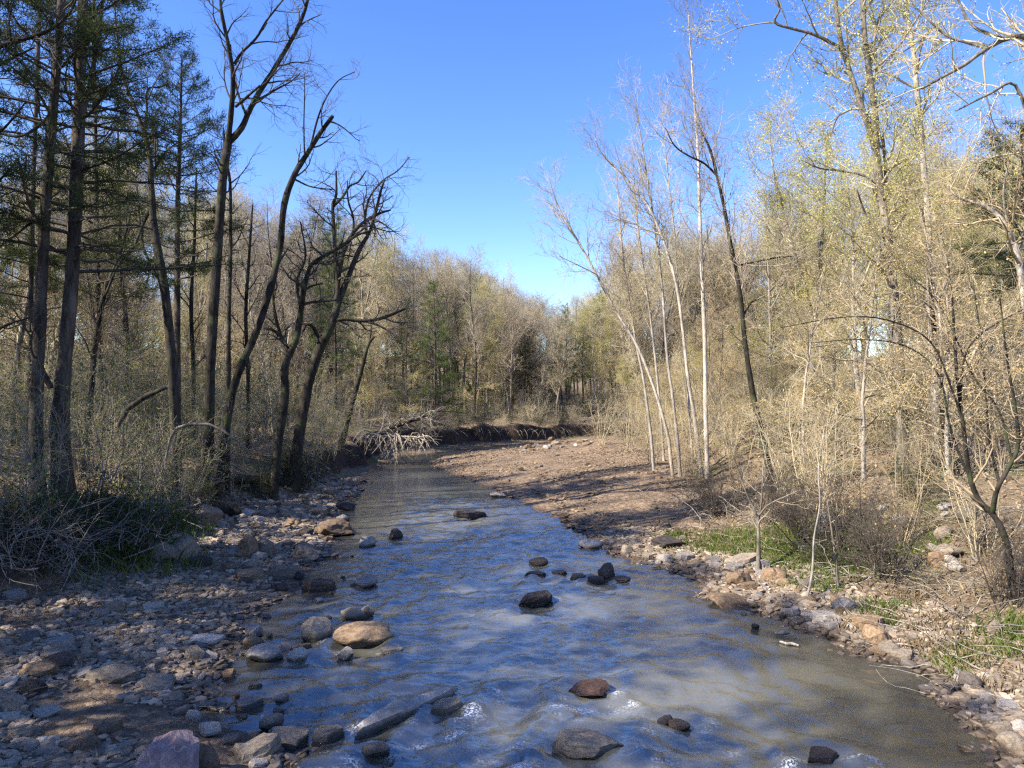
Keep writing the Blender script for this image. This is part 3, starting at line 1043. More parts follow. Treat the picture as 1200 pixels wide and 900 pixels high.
hero('bare_tree', 'tall dark tree forking into two bare leaders against open blue sky', (244, 590),
     [[(244, 590, 16), (245, 500, 14), (247, 420, 13.5), (253, 320, 13), (258, 250, 12.5), (262, 200, 12), (267, 168, 11)],
      [(267, 168, 8), (271, 130, 7), (273, 90, 6), (267, 50, 5), (259, 10, 4), (256, -40, 3)],
      [(267, 168, 9), (283, 150, 8), (292, 130, 7.5), (304, 108, 7), (318, 86, 6.5), (335, 58, 6), (346, 38, 5.5), (356, 16, 4.5), (362, -6, 4)],
      [(275, 75, 5), (283, 62, 4), (300, 45, 3.5), (312, 25, 3), (325, 8, 2.5), (338, -8, 2)],
      [(276, 125, 4), (290, 113, 3.5), (305, 100, 3)],
      [(300, 118, 4), (310, 113, 3.5), (325, 104, 3), (340, 96, 2.2), (352, 86, 1.5)],
      [(288, 134, 3.5), (279, 110, 3), (272, 80, 2.5), (270, 52, 2.5)]],
     M['bark_dark'], M['twig_dark'], {**H_LIGHT, 'd1': 2.6}, None, seed=207, t_first=.72)
hero('bare_tree', 'dark tree leaning over towards the creek with a broken off top', (256, 590),
     [[(254, 590, 12), (262, 530, 11), (270, 470, 11), (282, 430, 10.5), (300, 390, 10), (316, 340, 9.5), (328, 290, 9), (333, 240, 9), (345, 205, 8), (360, 180, 7), (376, 155, 6), (390, 136, 5)],
      [(357, 182, 2.5), (356, 150, 2), (357, 110, 1.5), (357, 85, 1)],
      [(364, 172, 3.2), (372, 140, 2.8), (382, 115, 2.3), (397, 94, 1.8), (416, 84, 1.2)],
      [(345, 210, 2.5), (362, 218, 2.2), (378, 221, 2), (392, 222, 1.5)]],
     M['bark_dark'], M['twig_dark'], {**H_LIGHT, 'd1': 1.8}, None, seed=208, t_first=.7)
hero('slender_tree', 'thin straight bare tree just behind the leaning dark tree', (268, 560),
     [[(267, 560, 6), (268, 440, 6), (268, 380, 5.5), (270, 300, 5), (270, 220, 4), (266, 190, 3), (262, 150, 1.5)]], M['bark_dark'], M['twig_dark'], H_LIGHT, 20.5, seed=209, t_first=.5)
hero('bare_tree', 'gnarled dark tree on the bank with crooked stems and twisted arms', (322, 588),
     [[(320, 588, 13), (325, 530, 11.5), (334, 465, 11), (334, 430, 10.5), (346, 400, 9.5), (352, 370, 8.5), (356, 340, 7), (364, 312, 6), (380, 300, 5.5), (398, 290, 5), (418, 276, 3.5), (440, 268, 2)],
      [(346, 402, 5), (337, 408, 4.5), (328, 390, 4.5), (321, 360, 4), (320, 335, 4), (326, 310, 3), (338, 290, 2.5)],
      [(340, 415, 4.5), (332, 398, 4.5), (322, 388, 4), (306, 383, 3)],
      [(352, 360, 4), (348, 330, 3.5), (358, 300, 3), (352, 260, 2)],
      [(356, 340, 4), (366, 335, 3), (378, 332, 2.5)]],
     M['bark_dark'], M['twig_dark'], H_GNARL, None, seed=210, t_first=.5)
hero('bare_tree', 'mossy leaning tree with clawlike upturned branches over the creek', (343, 575),
     [[(342, 578, 19), (352, 500, 15), (364, 440, 14), (376, 405, 14), (388, 382, 12), (398, 350, 10), (408, 325, 8), (420, 295, 6.5), (433, 272, 5), (440, 250, 4.5), (446, 225, 3.5), (451, 210, 2)],
      [(392, 375, 8), (395, 345, 7), (398, 315, 7), (404, 292, 6), (416, 270, 5.5), (430, 258, 5), (445, 250, 4), (458, 246, 2)],
      [(396, 330, 6), (393, 300, 5.5), (391, 265, 5), (390, 240, 4.5), (394, 228, 3.5), (394, 200, 2)],
      [(391, 242, 4), (402, 230, 3.5), (410, 218, 3.2), (420, 213, 2.8), (429, 200, 1.8)],
      [(414, 275, 3.5), (414, 255, 3), (408, 235, 2.5), (407, 212, 1.5)],
      [(430, 275, 4), (428, 255, 3.5), (433, 232, 3), (448, 212, 2.4), (466, 200, 2), (480, 184, 1.2)],
      [(388, 378, 6), (402, 374, 5.5), (428, 376, 5), (450, 372, 4.5), (475, 362, 3)],
      [(430, 377, 3.5), (445, 382, 3), (460, 391, 1.8)],
      [(374, 400, 5), (368, 385, 4.5), (360, 380, 4), (355, 388, 3)]],
     M['bark_dark'], M['twig_dark'], {**H_GNARL, 'd1': 2.6}, None, seed=211, t_first=.75)
hero('dead_tree', 'black broken snag leaning beside the bare roots of the cut bank', (402, 520),
     [[(400, 520, 9), (412, 475, 7), (424, 432, 6), (431, 405, 5), (439, 394, 3.5)], [(431, 405, 3), (434, 395, 2.5), (435, 382, 2)]], M['bark_dark'], M['twig_dark'], None, None, seed=212)
for i, (bx, pts) in enumerate([
        (142, [(142, 560, 7), (146, 470, 6), (150, 400, 5), (143, 330, 4.5), (140, 240, 4), (138, 140, 2)]),
        (226, [(226, 540, 6), (227, 440, 5.5), (224, 360, 5), (228, 280, 4), (230, 200, 2)]),
        (290, [(290, 540, 6), (291, 450, 5.5), (288, 370, 5), (292, 300, 4), (296, 240, 2)]),
        (92, [(100, 540, 9), (106, 470, 8), (112, 400, 7), (122, 345, 6), (140, 300, 5), (152, 255, 3)])]):
    hero('bare_tree', ['thin dark stem between the thickest pine and the high forked trunk', 'slim dark stem between the narrow pine and the tall forked tree',
                       'thin dark stem in the gap behind the leaning dark tree and the gnarled one', 'crooked dark stem bending out from behind the thickest pine'][i], (bx, pts[0][1]), [pts], M['bark_dark'], M['twig_dark'],
         {**H_LIGHT, 'd1': 2.2}, 24 + i if i < 3 else 17, seed=230 + i, t_first=.3)

hero('bare_tree', 'dark tree standing just beyond the view edge with crooked limbs reaching over the pines', (-75, 640),
     [[(-75, 650, 20), (-72, 500, 17), (-66, 350, 15), (-60, 200, 13), (-52, 80, 11), (-45, -40, 8), (-40, -150, 4)],
      [(-54, 90, 9), (-30, 62, 7.5), (0, 54, 6.5), (28, 46, 5.5), (52, 38, 5), (72, 25, 4), (86, 8, 3), (92, -15, 2)],
      [(-56, 120, 7), (-30, 92, 5.5), (0, 76, 4.5), (22, 64, 3.5), (40, 56, 2)],
      [(-66, 330, 6), (-40, 290, 5), (-10, 225, 4), (10, 200, 3), (22, 185, 2)],
      [(-70, 460, 6), (-40, 420, 4.5), (0, 385, 3.5), (35, 372, 2)],
      [(-62, 230, 5), (-30, 180, 4), (5, 150, 3), (30, 120, 2)]],
     M['bark_dark'], M['twig_dark'], {**H_LIGHT, 'd1': 3.0}, 12.6, seed=265, t_first=.4)

# right bank
ASP = [('tallest pale aspen of the clump, straight and white stemmed', (829, 560), None, [[(829, 560, 11), (827, 480, 9), (826, 400, 8.5), (823, 330, 7.5), (820, 250, 6.5), (818, 180, 5.5), (813, 110, 4), (808, 40, 2.5), (806, 5, 1.2)]]),
       ('aspen beside the tallest one, dark below and arching away over the gravel', (824, 558), None, [[(822, 556, 9), (814, 490, 8), (806, 440, 7), (800, 385, 6.5), (793, 335, 6), (781, 292, 5.5), (770, 263, 5), (755, 235, 4.5), (730, 205, 3.5), (703, 177, 2), (697, 160, 1)],
                                                                                          [(776, 275, 3.5), (755, 268, 3), (735, 258, 2.5), (710, 258, 1.5)]]),
       ('straight white aspen pole right of the low brush, second tallest', (797, 540), 25.5, [[(797, 545, 7), (789, 470, 6), (782, 420, 5.5), (777, 350, 5), (772, 300, 4.5), (765, 250, 4), (757, 200, 3.2), (748, 140, 2), (744, 110, 1)]]),
       ('thin pale aspen rising from the low brush, half height', (766, 530), 28, [[(766, 535, 6), (755, 450, 5), (745, 400, 4.5), (737, 350, 4), (730, 300, 3.5), (726, 250, 2.8), (722, 195, 1.2)]]),
       ('pale aspen leaning far out over the gravel bar', (788, 525), 26, [[(788, 530, 7), (770, 465, 6), (748, 408, 5.5), (722, 365, 5), (697, 318, 4.5), (677, 282, 4), (657, 248, 2.8), (643, 210, 1.2)], [(700, 322, 2.5), (680, 312, 2), (655, 300, 1)]]),
       ('very thin white aspen pole between two taller ones', (806, 540), 29, [[(812, 540, 5), (805, 440, 4.5), (796, 350, 4), (790, 270, 3.5), (782, 200, 2.5), (776, 130, 1)]]),
       ('thin whitish aspen with its stem hidden low in brush by the gravel', (776, 530), 31, [[(778, 530, 5.5), (770, 440, 5), (762, 370, 4.5), (752, 300, 4), (745, 240, 3), (742, 190, 1)]])]
for i, (lab, b, dd, st) in enumerate(ASP):
    hero('aspen_tree', lab, b, st, M['bark_pale'], M['twig_pale'] if i else M['twig_grey'], H_ASPEN, dd, seed=240 + i, t_first=.35, group='aspens beside the gravel bar')
hero('bare_tree', 'slim dark tree leaning back from the creek beside the aspens', (906, 575),
     [[(906, 575, 10), (896, 525, 9), (882, 460, 8), (873, 400, 7), (868, 350, 6.5), (862, 315, 6), (855, 280, 5.5), (848, 240, 5), (840, 205, 4.2), (832, 175, 3.4), (820, 150, 2.2)],
      [(842, 208, 3.5), (826, 192, 3), (806, 182, 2.6), (790, 170, 2), (780, 150, 1.2)],
      [(870, 372, 3), (880, 355, 2.5), (890, 350, 1.5)],
      [(860, 312, 3), (880, 308, 2.6), (910, 302, 2.2), (935, 300, 1.2)]],
     M['bark_dark'], M['twig_grey'], H_ASPEN, None, seed=250, t_first=.4)
hero('bare_tree', 'big grey barked tree, thickest trunk of the sunlit bank, forking high', (1059, 560),
     [[(1059, 566, 16), (1057, 500, 15), (1054, 440, 14), (1050, 380, 13), (1045, 320, 12), (1037, 260, 11.5), (1031, 220, 11), (1027, 180, 10)],
      [(1027, 180, 8), (1018, 150, 7.5), (1008, 120, 7), (998, 90, 6.5), (986, 52, 6), (980, 10, 5.5), (974, -40, 4)],
      [(1027, 180, 9), (1025, 130, 8), (1018, 80, 7.5), (1013, 40, 7), (1011, 0, 6), (1009, -40, 4)],
      [(986, 57, 5.5), (968, 47, 5), (950, 39, 4.5), (930, 34, 4), (908, 26, 3.5), (914, 8, 2.5), (902, -15, 2)],
      [(1020, 70, 4), (1023, 60, 4), (1028, 25, 3.5), (1040, 10, 3), (1052, -10, 2.5)],
      [(1036, 245, 5), (1038, 205, 4.5), (1035, 165, 4), (1034, 160, 3)],
      [(1028, 216, 3.5), (1010, 205, 3.2), (985, 200, 3), (960, 197, 2.5), (940, 188, 1.5)],
      [(1046, 330, 4), (1035, 300, 3.5), (1012, 245, 3), (1004, 222, 2)]],
     M['bark_grey'], M['twig_pale'], {**H_BARE, 'd1': 3.0}, None, leaf=dict(mat='bud_yellow', keep=.95, size=.042, per=2), seed=251, t_first=.5)
hero('bare_tree', 'tall pale trunk rising straight beside the big grey barked tree', (1100, 545),
     [[(1099, 548, 11), (1095, 450, 9.5), (1090, 350, 9), (1087, 250, 8), (1081, 180, 7.5), (1075, 110, 7), (1069, 50, 6), (1061, 5, 5), (1055, -40, 3.5)],
      [(1078, 105, 4), (1060, 97, 3.5), (1045, 88, 3), (1025, 83, 2.2), (1000, 85, 1.2)],
      [(1068, 45, 3.5), (1078, 20, 3), (1082, -10, 2)]],
     M['bark_pale'], M['twig_pale'], H_BARE, 19.5, leaf=dict(mat='bud_yellow', keep=.95, size=.042, per=2), seed=252, t_first=.5)
hero('bare_tree', 'dark leaning trunk behind the crooked shrub tree', (1122, 560),
     [[(1123, 565, 10), (1110, 518, 9), (1105, 478, 8.5), (1101, 430, 7.5), (1093, 370, 6), (1088, 300, 4), (1080, 240, 2)]], M['bark_dark'], M['twig_grey'], H_BARE, None, leaf=dict(mat='bud_tan', keep=.3, size=.05), seed=253, t_first=.3)
hero('bare_tree', 'overhanging bare tree reaching its limbs in from the top corner', (1260, 640),
     [[(1262, 640, 26), (1256, 500, 22), (1250, 380, 20), (1245, 260, 18), (1235, 130, 16), (1222, 40, 13), (1210, -80, 8)],
      [(1228, 75, 9), (1200, 44, 8), (1175, 47, 7), (1152, 60, 5.5), (1130, 76, 5), (1105, 90, 4), (1080, 104, 3)],
      [(1178, 46, 5.5), (1160, 40, 5), (1140, 30, 4), (1125, 5, 3), (1118, -15, 2)],
      [(1156, 57, 4), (1130, 49, 3.8), (1110, 42, 3.5), (1090, 25, 3), (1070, 5, 2)],
      [(1240, 180, 7), (1215, 165, 5), (1190, 100, 4), (1160, 110, 3), (1120, 130, 2)]],
     M['bark_grey'], M['twig_pale'], {**H_BARE, 'd1': 2.2}, 13.0, leaf=dict(mat='bud_yellow', keep=.30, size=.04), seed=254, t_first=.6)
hero('shrub_tree', 'crooked multi stemmed shrub tree on the slope, two curving dark stems', (1186, 700),
     [[(1186, 702, 10), (1184, 665, 9), (1177, 628, 8.5), (1163, 602, 8), (1147, 586, 7.5), (1136, 556, 6.5), (1130, 510, 5.5), (1124, 460, 5), (1119, 410, 4), (1116, 350, 2.5), (1110, 300, 1.2)],
      [(1163, 602, 7), (1168, 575, 6), (1182, 548, 5.5), (1193, 522, 5), (1190, 480, 4), (1180, 420, 3), (1172, 350, 1.5)],
      [(1138, 562, 4.5), (1125, 535, 4), (1112, 495, 3.5), (1104, 450, 3), (1085, 420, 2.4), (1050, 402, 2), (1000, 398, 1.5), (950, 402, 1)],
      [(1130, 500, 3.5), (1115, 455, 3), (1090, 400, 2.6), (1040, 375, 2.2), (985, 372, 1.8), (915, 384, 1)],
      [(1125, 470, 3.5), (1130, 420, 3), (1145, 395, 2.6), (1170, 378, 2.2), (1200, 362, 1.6)],
      [(1186, 540, 4), (1170, 480, 3.2), (1140, 440, 2.5), (1100, 355, 1.8), (1060, 320, 1)],
      [(1172, 570, 4), (1160, 520, 3.2), (1155, 460, 2.8), (1150, 400, 2.2), (1140, 330, 1.4)],
      [(1193, 522, 3.5), (1215, 470, 3), (1225, 400, 2)]],
     M['bark_dark'], M['twig_tan'], {**H_BARE, 'l1': 1.1, 'd1': 3.4, 'l2': .7, 'flat': .4}, None, leaf=dict(mat='bud_tan', keep=.45, size=.030, spread=.03), seed=255, t_first=.3, cat='shrub tree')
hero('sapling', 'slender pale sapling with an open fork at the grassy edge of the rocks', (888, 668),
     [[(888, 668, 5.5), (889, 640, 5), (888, 606, 4.5)], [(888, 606, 3.2), (878, 585, 2.6), (868, 560, 2), (858, 530, 1.4), (850, 500, .8)], [(888, 606, 3.2), (900, 592, 2.4), (918, 583, 1.8), (935, 575, 1)],
      [(889, 615, 2.6), (893, 580, 2.2), (894, 550, 1.6), (900, 510, .9)]], M['bark_grey'], M['twig_pale'], {**H_LIGHT, 'l1': .7, 'l2': .4, 'd1': 3}, None, seed=256, t_first=.7)
hero('sapling', 'thin white barked sapling leaning in front of the brown thicket', (948, 700),
     [[(945, 704, 3.6), (952, 670, 3.2), (954, 630, 2.8), (961, 590, 2.2), (959, 550, 1.6), (966, 500, .9)]], M['bark_pale'], M['twig_pale'], {**H_LIGHT, 'l1': .6, 'l2': .35, 'd1': 3}, None, seed=257, t_first=.5)
hero('sapling', 'short stubby brown stem among the grass tufts beside the rocks', (982, 690),
     [[(982, 692, 4.5), (980, 660, 3.6), (976, 630, 2.8), (970, 590, 1.6), (965, 550, .8)]], M['bark_grey'], M['twig_tan'], {**H_LIGHT, 'l1': .6, 'l2': .35, 'd1': 4}, None, seed=258, t_first=.35)
hero('bare_tree', 'pale crooked limb tree arching in beyond the crooked shrub tree', (1235, 560),
     [[(1240, 570, 12), (1225, 480, 10), (1205, 380, 9), (1196, 320, 8.5), (1188, 285, 8), (1172, 255, 6.5), (1150, 240, 5), (1125, 232, 3.5), (1105, 215, 2)],
      [(1200, 365, 4), (1178, 372, 3.5), (1158, 388, 3), (1145, 405, 2.4), (1130, 440, 1.5)], [(1188, 285, 4), (1180, 255, 3.4), (1176, 225, 2.6), (1182, 190, 1.6)]],
     M['bark_pale'], M['twig_tan'], H_BARE, 15, leaf=dict(mat='bud_tan', keep=.35, size=.045), seed=259, t_first=.4)
hero('pine_tree', 'dark green pine half hidden behind pale limbs where the sunlit woods thicken', (1205, 520),
     [[(1212, 540, 9), (1208, 400, 8), (1203, 280, 6), (1196, 150, 2)]], M['bark_pine'], M['twig_dark'], None, 20, seed=260, needles=dict(tlo=.50, n=60, L=2.4, shape=.6, mat='needles'))

# ------------------------------------------------------------------ the woods behind, tree by tree
SKY_X = [-400, 0, 150, 250, 300, 350, 420, 480, 530, 560, 600, 650, 690, 720, 760, 800, 850, 900, 950, 1000, 1100, 1200, 1500]
SKY_Y = [120, 150, 180, 200, 195, 205, 245, 275, 300, 305, 335, 352, 352, 320, 285, 255, 225, 180, 140, 155, 140, 130, 100]
placed = []


def free(x, y, d):
    for (a, b) in placed:
        if (a - x) ** 2 + (b - y) ** 2 < d * d:
            return False
    placed.append((x, y))
    return True


LAB = {
    ('bare', 'left'): 'bare grey tree in the shaded woods behind the dark leaning trees',
    ('bare', 'mid'): 'bare grey tree in the far woods beyond the creek bend',
    ('bare', 'right'): 'bare grey tree in the sunlit woods behind the aspens',
    ('budding', 'left'): 'tree hazed with yellow green buds in the woods behind the gnarled tree',
    ('budding', 'mid'): 'tree hazed with yellow green buds beyond the creek bend',
    ('budding', 'right'): 'tall tree hazed with yellow green buds in the sunlit woods',
    ('slim', 'left'): 'slender bare pole tree in the shaded woods of the cut bank side',
    ('slim', 'mid'): 'slender bare pole tree beyond the creek bend',
    ('slim', 'right'): 'slender pale pole tree in the sunlit woods behind the grassy bank',
    ('beech', 'left'): 'low understory tree with flat sprays of new leaves behind the cut bank',
    ('beech', 'mid'): 'low understory tree with flat pale sprays beyond the creek bend',
    ('beech', 'right'): 'low understory tree with flat tan sprays in the sunlit woods',
    ('pine', 'left'): 'dark pine deep in the shaded woods behind the pine trunks',
    ('pine', 'mid'): 'dark pine in the far woods beyond the creek bend',
    ('palepine', 'mid'): 'sunlit green pine in the far woods beyond the creek bend',
    ('palepine', 'left'): 'sunlit green pine behind the gnarled tree',
    ('palepine', 'right'): 'sunlit green pine in the woods behind the aspens',
    ('brush', 'left'): 'pale leafless brush in the shaded woods of the cut bank side',
    ('brush', 'mid'): 'pale leafless brush on the far bank beyond the creek bend',
    ('brush', 'right'): 'pale leafless brush under the sunlit trees',
    ('leafy', 'left'): 'bush with fresh small green leaves under the shaded trees',
    ('leafy', 'mid'): 'bush with fresh small green leaves on the far bank',
    ('leafy', 'right'): 'bush with fresh small green leaves under the sunlit trees',
}
GRP = {'shade': 'dense evergreens of the ', 'bare': 'bare trees of the ', 'budding': 'budding trees of the ', 'slim': 'slender pole trees of the ', 'beech': 'understory trees of the ',
       'pine': 'dark pines of the ', 'palepine': 'sunlit pines of the ', 'brush': 'leafless brush of the ', 'leafy': 'leafy bushes of the '}
ZON = {'left': 'shaded cut bank woods', 'mid': 'far woods', 'right': 'sunlit woods'}


def grow_zone(zone, n, xr, yr, dmin, mix, sbmin, hr=(.78, 1.0), hclip=(5, 19), test=None):
    kinds = [k for k, _ in mix]; w = np.array([q for _, q in mix]); w = w / w.sum()
    cnt = tries = 0
    while cnt < n and tries < n * 60:
        tries += 1
        y = yr[0] + (yr[1] - yr[0]) * rng.random() ** .8
        x = rng.uniform(*xr) if not callable(xr) else xr(y)
        sb = sdist(B_POLY, [x], [y])[0]
        if sb < sbmin or (test and not test(x, y)):
            continue
        if not free(x, y, dmin):
            continue
        k = kinds[rng.choice(len(kinds), p=w)]
        g = ht(x, y)
        px = 600 + F * x / y
        if k in ('brush', 'leafy'):
            h = rng.uniform(1.5, 3.6)
        else:
            top = np.interp(px, SKY_X, SKY_Y)
            full = H + (470 - top) / F * y - g
            f = rng.uniform(*hr)
            if k == 'beech':
                f *= .55
            if k == 'slim':
                f *= .85
            if k == 'pine':
                f *= .92
            h = np.clip(full * f, hclip[0] if k != 'beech' else 4, hclip[1])
        plant(k, int(rng.integers(0, 9)), x, y, h, LAB[(k, zone)], GRP[k] + ZON[zone])
        cnt += 1


ll = lambda y: rng.uniform(-.80 * y - 2, -.02 * y - 6)
grow_zone('left', 88, ll, (19, 64), 1.4, [('bare', 3.6), ('slim', 3), ('pine', .6), ('beech', 3.4), ('budding', 1.1)], 3.6, test=lambda x, y: x < -9)
grow_zone('mid', 205, lambda y: rng.uniform(-.42 * y, .30 * y), (60, 108), 1.5, [('bare', 5.5), ('slim', 3.5), ('beech', 1.4), ('budding', .6), ('palepine', .7), ('pine', .35)], 1.5, hr=(.80, 1.02))
grow_zone('right', 70, lambda y: rng.uniform(.25 * y + 3.5, .82 * y + 3), (19, 66), 1.4, [('bare', 1.6), ('slim', 5.5), ('beech', 2.8), ('budding', 4.4), ('palepine', .2)], 2.5, test=lambda x, y: x > 7.5)
grow_zone('mid', 40, lambda y: rng.uniform(-.10 * y, .05 * y), (62, 100), 1.2, [('bare', 5), ('slim', 4), ('pine', .6)], 1.5, hr=(.85, 1.0))
grow_zone('right', 44, lambda y: rng.uniform(.10 * y, .42 * y), (52, 92), 1.5, [('bare', 4), ('slim', 4), ('budding', 2), ('beech', 1.5)], 2.5)
grow_zone('right', 36, lambda y: rng.uniform(.13 * y, .31 * y + 1), (27, 62), 1.2, [('slim', 5), ('beech', 2.5), ('budding', 1)], 1.0, hr=(.45, .85), hclip=(3.5, 12))
placed.clear()
grow_zone('right', 34, lambda y: rng.uniform(.11 * y, .31 * y), (24, 52), .9, [('brush', 4), ('leafy', .5)], .25)
grow_zone('right', 50, lambda y: rng.uniform(.08 * y, .45 * y), (48, 80), 1.1, [('brush', 1.4), ('leafy', 1)], 1.5)
grow_zone('left', 96, ll, (15, 46), 1.0, [('brush', 1), ('leafy', 2.6)], 1.2)
grow_zone('mid', 130, lambda y: rng.uniform(-.36 * y, .24 * y), (57, 90), 1.0, [('brush', 1.4), ('leafy', 1)], .6)
grow_zone('right', 110, lambda y: rng.uniform(.22 * y + 3, .76 * y + 2), (15, 46), 1.1, [('brush', 1.6), ('leafy', .7)], 1.2)

# single trees the photograph shows in the woods
for k, i, px, D, top, lab in [
        ('palepine', 0, 664, 66, 352, 'pointed green pine standing alone above the far end of the gravel bar'),
        ('palepine', 0, 700, 74, 338, 'dull green pine tip behind the leaning aspen'),
        ('palepine', 1, 510, 52, 322, 'broad green evergreen above the bare root bank'),
        ('pine', 1, 478, 50, 345, 'dark evergreen with dense low boughs just behind the fallen pale tree'),
        ('pine', 1, 634, 70, 425, 'short dark evergreen by the creek bend under bare trees'),
        ('palepine', 0, 392, 44, 258, 'rounded olive pine crown showing behind the clawlike branches'),
        ('bare', 3, 556, 60, 300, 'dark straight bare tree tallest at the creek bend'),
        ('budding', 0, 952, 26, 125, 'yellow green budding tree beside the deep sky, brightest crown of the sunlit bank'),
        ('budding', 1, 905, 30, 235, 'low wide crowned tree with yellow green buds beside the dark leaning tree'),
        ('beech', 0, 1010, 16.5, 245, 'wide tan hazed understory tree in front of the big grey barked tree'),
        ('beech', 0, 1110, 15.5, 215, 'tan hazed understory tree behind the crooked shrub tree'),
        ('beech', 0, 940, 21, 300, 'tan hazed understory tree between the dark leaning tree and the big grey barked tree'),
        ('beech', 1, 465, 46, 405, 'yellow green bush tree over the exposed roots')]:
    x, y = (px - 600) / F * D, D
    h = H + (470 - top) / F * D - ht(x, y)
    plant(k, i, x, y, h, lab, None if False else GRP[k] + 'creekside', sink=.05)

for j, px in enumerate(np.linspace(486, 676, 26)):
    p = hit(px, 507 + 2 * math.sin(j * 1.7))
    plant(['brush', 'leafy', 'brush', 'dark'][j % 4], j, p[0], p[1] + .3, rng.uniform(.9, 2.0), {'brush': 'scrubby bare brush rooted on the lip of the dark far bank', 'leafy': 'scrubby green bush rooted on the lip of the dark far bank', 'dark': 'low dark bush rooted on the lip of the dark far bank'}[['brush', 'leafy', 'brush', 'dark'][j % 4]],
          'scrub on the lip of the far bank')

# shade trees of the woods behind and beside the viewer
for i, (x, y, h, k) in enumerate([(-10.5, 4.5, 13, 'shade'), (-11.5, 7.5, 13, 'shade'), (-9.5, 1.5, 12, 'shade'), (-12.5, 10, 13, 'shade'), (-11, -1.5, 13, 'shade'), (-15, 2, 14, 'pine'), (-19, 6, 15, 'pine'), (-17, -3, 15, 'pine'), (-23, 1, 16, 'pine'), (-13, -6, 13, 'pine'), (-20, -9, 16, 'pine'), (-26, 9, 16, 'pine'), (-24, 14, 15, 'pine'), (-29, 5, 17, 'pine'),
                                  (-15, 9, 13, 'bare'), (-10, -9, 13, 'bare'), (-9, -3, 10, 'beech'), (-18, 13, 13, 'bare'), (-5, -14, 14, 'bare'), (-29, 17, 15, 'pine'), (-22, 19, 14, 'bare')]):
    plant(k, i, x, y, h, {'shade': 'dense dark evergreen beside the viewer shading the near shingle', 'pine': 'dark pine beside the viewer shading the near shingle', 'bare': 'bare grey tree beside the viewer shading the near shingle', 'beech': 'low understory tree beside the viewer shading the near shingle'}[k],
          GRP[k] + 'near side')
# ------------------------------------------------------------------ stones
def ico(sub):
    bm = bmesh.new()
    bmesh.ops.create_icosphere(bm, subdivisions=sub, radius=1.0)
    V = np.array([v.co[:] for v in bm.verts])
    Fc = np.array([[v.index for v in f.verts] for f in bm.faces])
    bm.free()
    return V, Fc


ICO = {s: ico(s) for s in (1, 2, 3, 4)}


def rock_shape(seed, sub=3, kind='block', cuts=9, rough=.10):
    """A stone about one unit in radius: split by planes, then weathered."""
    g = np.random.default_rng(seed)
    V, Fc = ICO[sub]
    V = V * (1 + .22 * fbm(V * 1.1 + seed * 3.1, 2, seed)[:, None])
    if kind == 'slab':
        V = V * np.array((1.15, 1.15, 1))
        for s in (1, -1):
            n = nrm(np.array((g.normal() * .10, g.normal() * .10, s)))
            V = V - np.maximum(V @ n - .55, 0)[:, None] * n
    for c in range(cuts):
        n = nrm(g.normal(size=3) * (np.array((1, 1, .25)) if kind == 'slab' else np.array((1, 1, .8))))
        d = g.uniform(.62, .88)
        V = V - np.maximum(V @ n - d, 0)[:, None] * n
    if kind == 'round':
        pass
    V = V + nrm(V) * (rough * fbm(V * 3.2 + seed, 3, seed + 5) * .55 + rough * .22 * fbm(V * 9 + seed, 2, seed + 9))[:, None]
    return V, Fc




def slab_shape(seed, aspect=1.0):
    """A flat layered slab: straight broken edges, a flat top and a ledge between its beds."""
    g = np.random.default_rng(seed)
    nc = int(g.integers(5, 8))
    th = np.sort(np.arange(nc) / nc * 2 * math.pi + g.normal(size=nc) * .28)
    rad = g.uniform(.78, 1.1, nc)
    C = np.stack([rad * np.cos(th), rad * np.sin(th)], 1)
    pts = []
    for i in range(nc):
        a, b = C[i], C[(i + 1) % nc]
        for t in (0.06, .36, .66, .94):
            pts.append(a + (b - a) * t + g.normal(size=2) * .022)
    O = np.array(pts); n = len(O)
    sh = g.normal(size=2) * .05
    rings = [(O * .90, -1.0), (O, -.55), (O * 1.01, .10), (O * .965 + sh * .3, .16), (O * .95 + sh * .5, .30), (O * .93 + sh, .80), (O * .88 + sh, 1.0)]
    V = []
    for q, z in rings:
        V.append(np.column_stack([q + g.normal(size=q.shape) * .014, np.full(n, z) + g.normal(size=n) * .05]))
    # a slightly uneven top
    V[-1][:, 2] = 1.0 + V[-1][:, 0] * g.normal() * .12 + V[-1][:, 1] * g.normal() * .12
    k = len(V)
    top_in = V[-1].copy(); top_in[:, :2] = top_in[:, :2] * .5; top_in[:, 2] += g.normal(size=n) * .03
    V.append(top_in)
    V = np.concatenate(V)
    i = np.arange(n); j = (i + 1) % n
    Q = np.concatenate([np.stack([r * n + i, r * n + j, (r + 1) * n + j, (r + 1) * n + i], 1) for r in range(k)])
    return V, [Q, (k * n + i)[None, :]]


ROCKMESH = {}


def rock_mesh(kind, i, sub=3, mat='rock_grey'):
    key = (kind, i, sub, mat)
    if key not in ROCKMESH:
        if kind == 'slab':
            V, fl = slab_shape(i * 13 + 5)
            V = V / np.abs(V).max(0)
            me = mesh_np('rock', V, fl, False)
            me.materials.append(M[mat])
            ROCKMESH[key] = me
            return me
        V, Fc = rock_shape(i * 7 + {'slab': 1, 'block': 2, 'round': 3}[kind], sub, kind, {'slab': 8, 'block': 10, 'round': 4}[kind], {'slab': .07, 'block': .09, 'round': .07}[kind])
        V = V / np.abs(V).max(0)
        me = mesh_np('rock', V, [Fc], kind == 'round')
        me.materials.append(M[mat])
        ROCKMESH[key] = me
    return ROCKMESH[key]


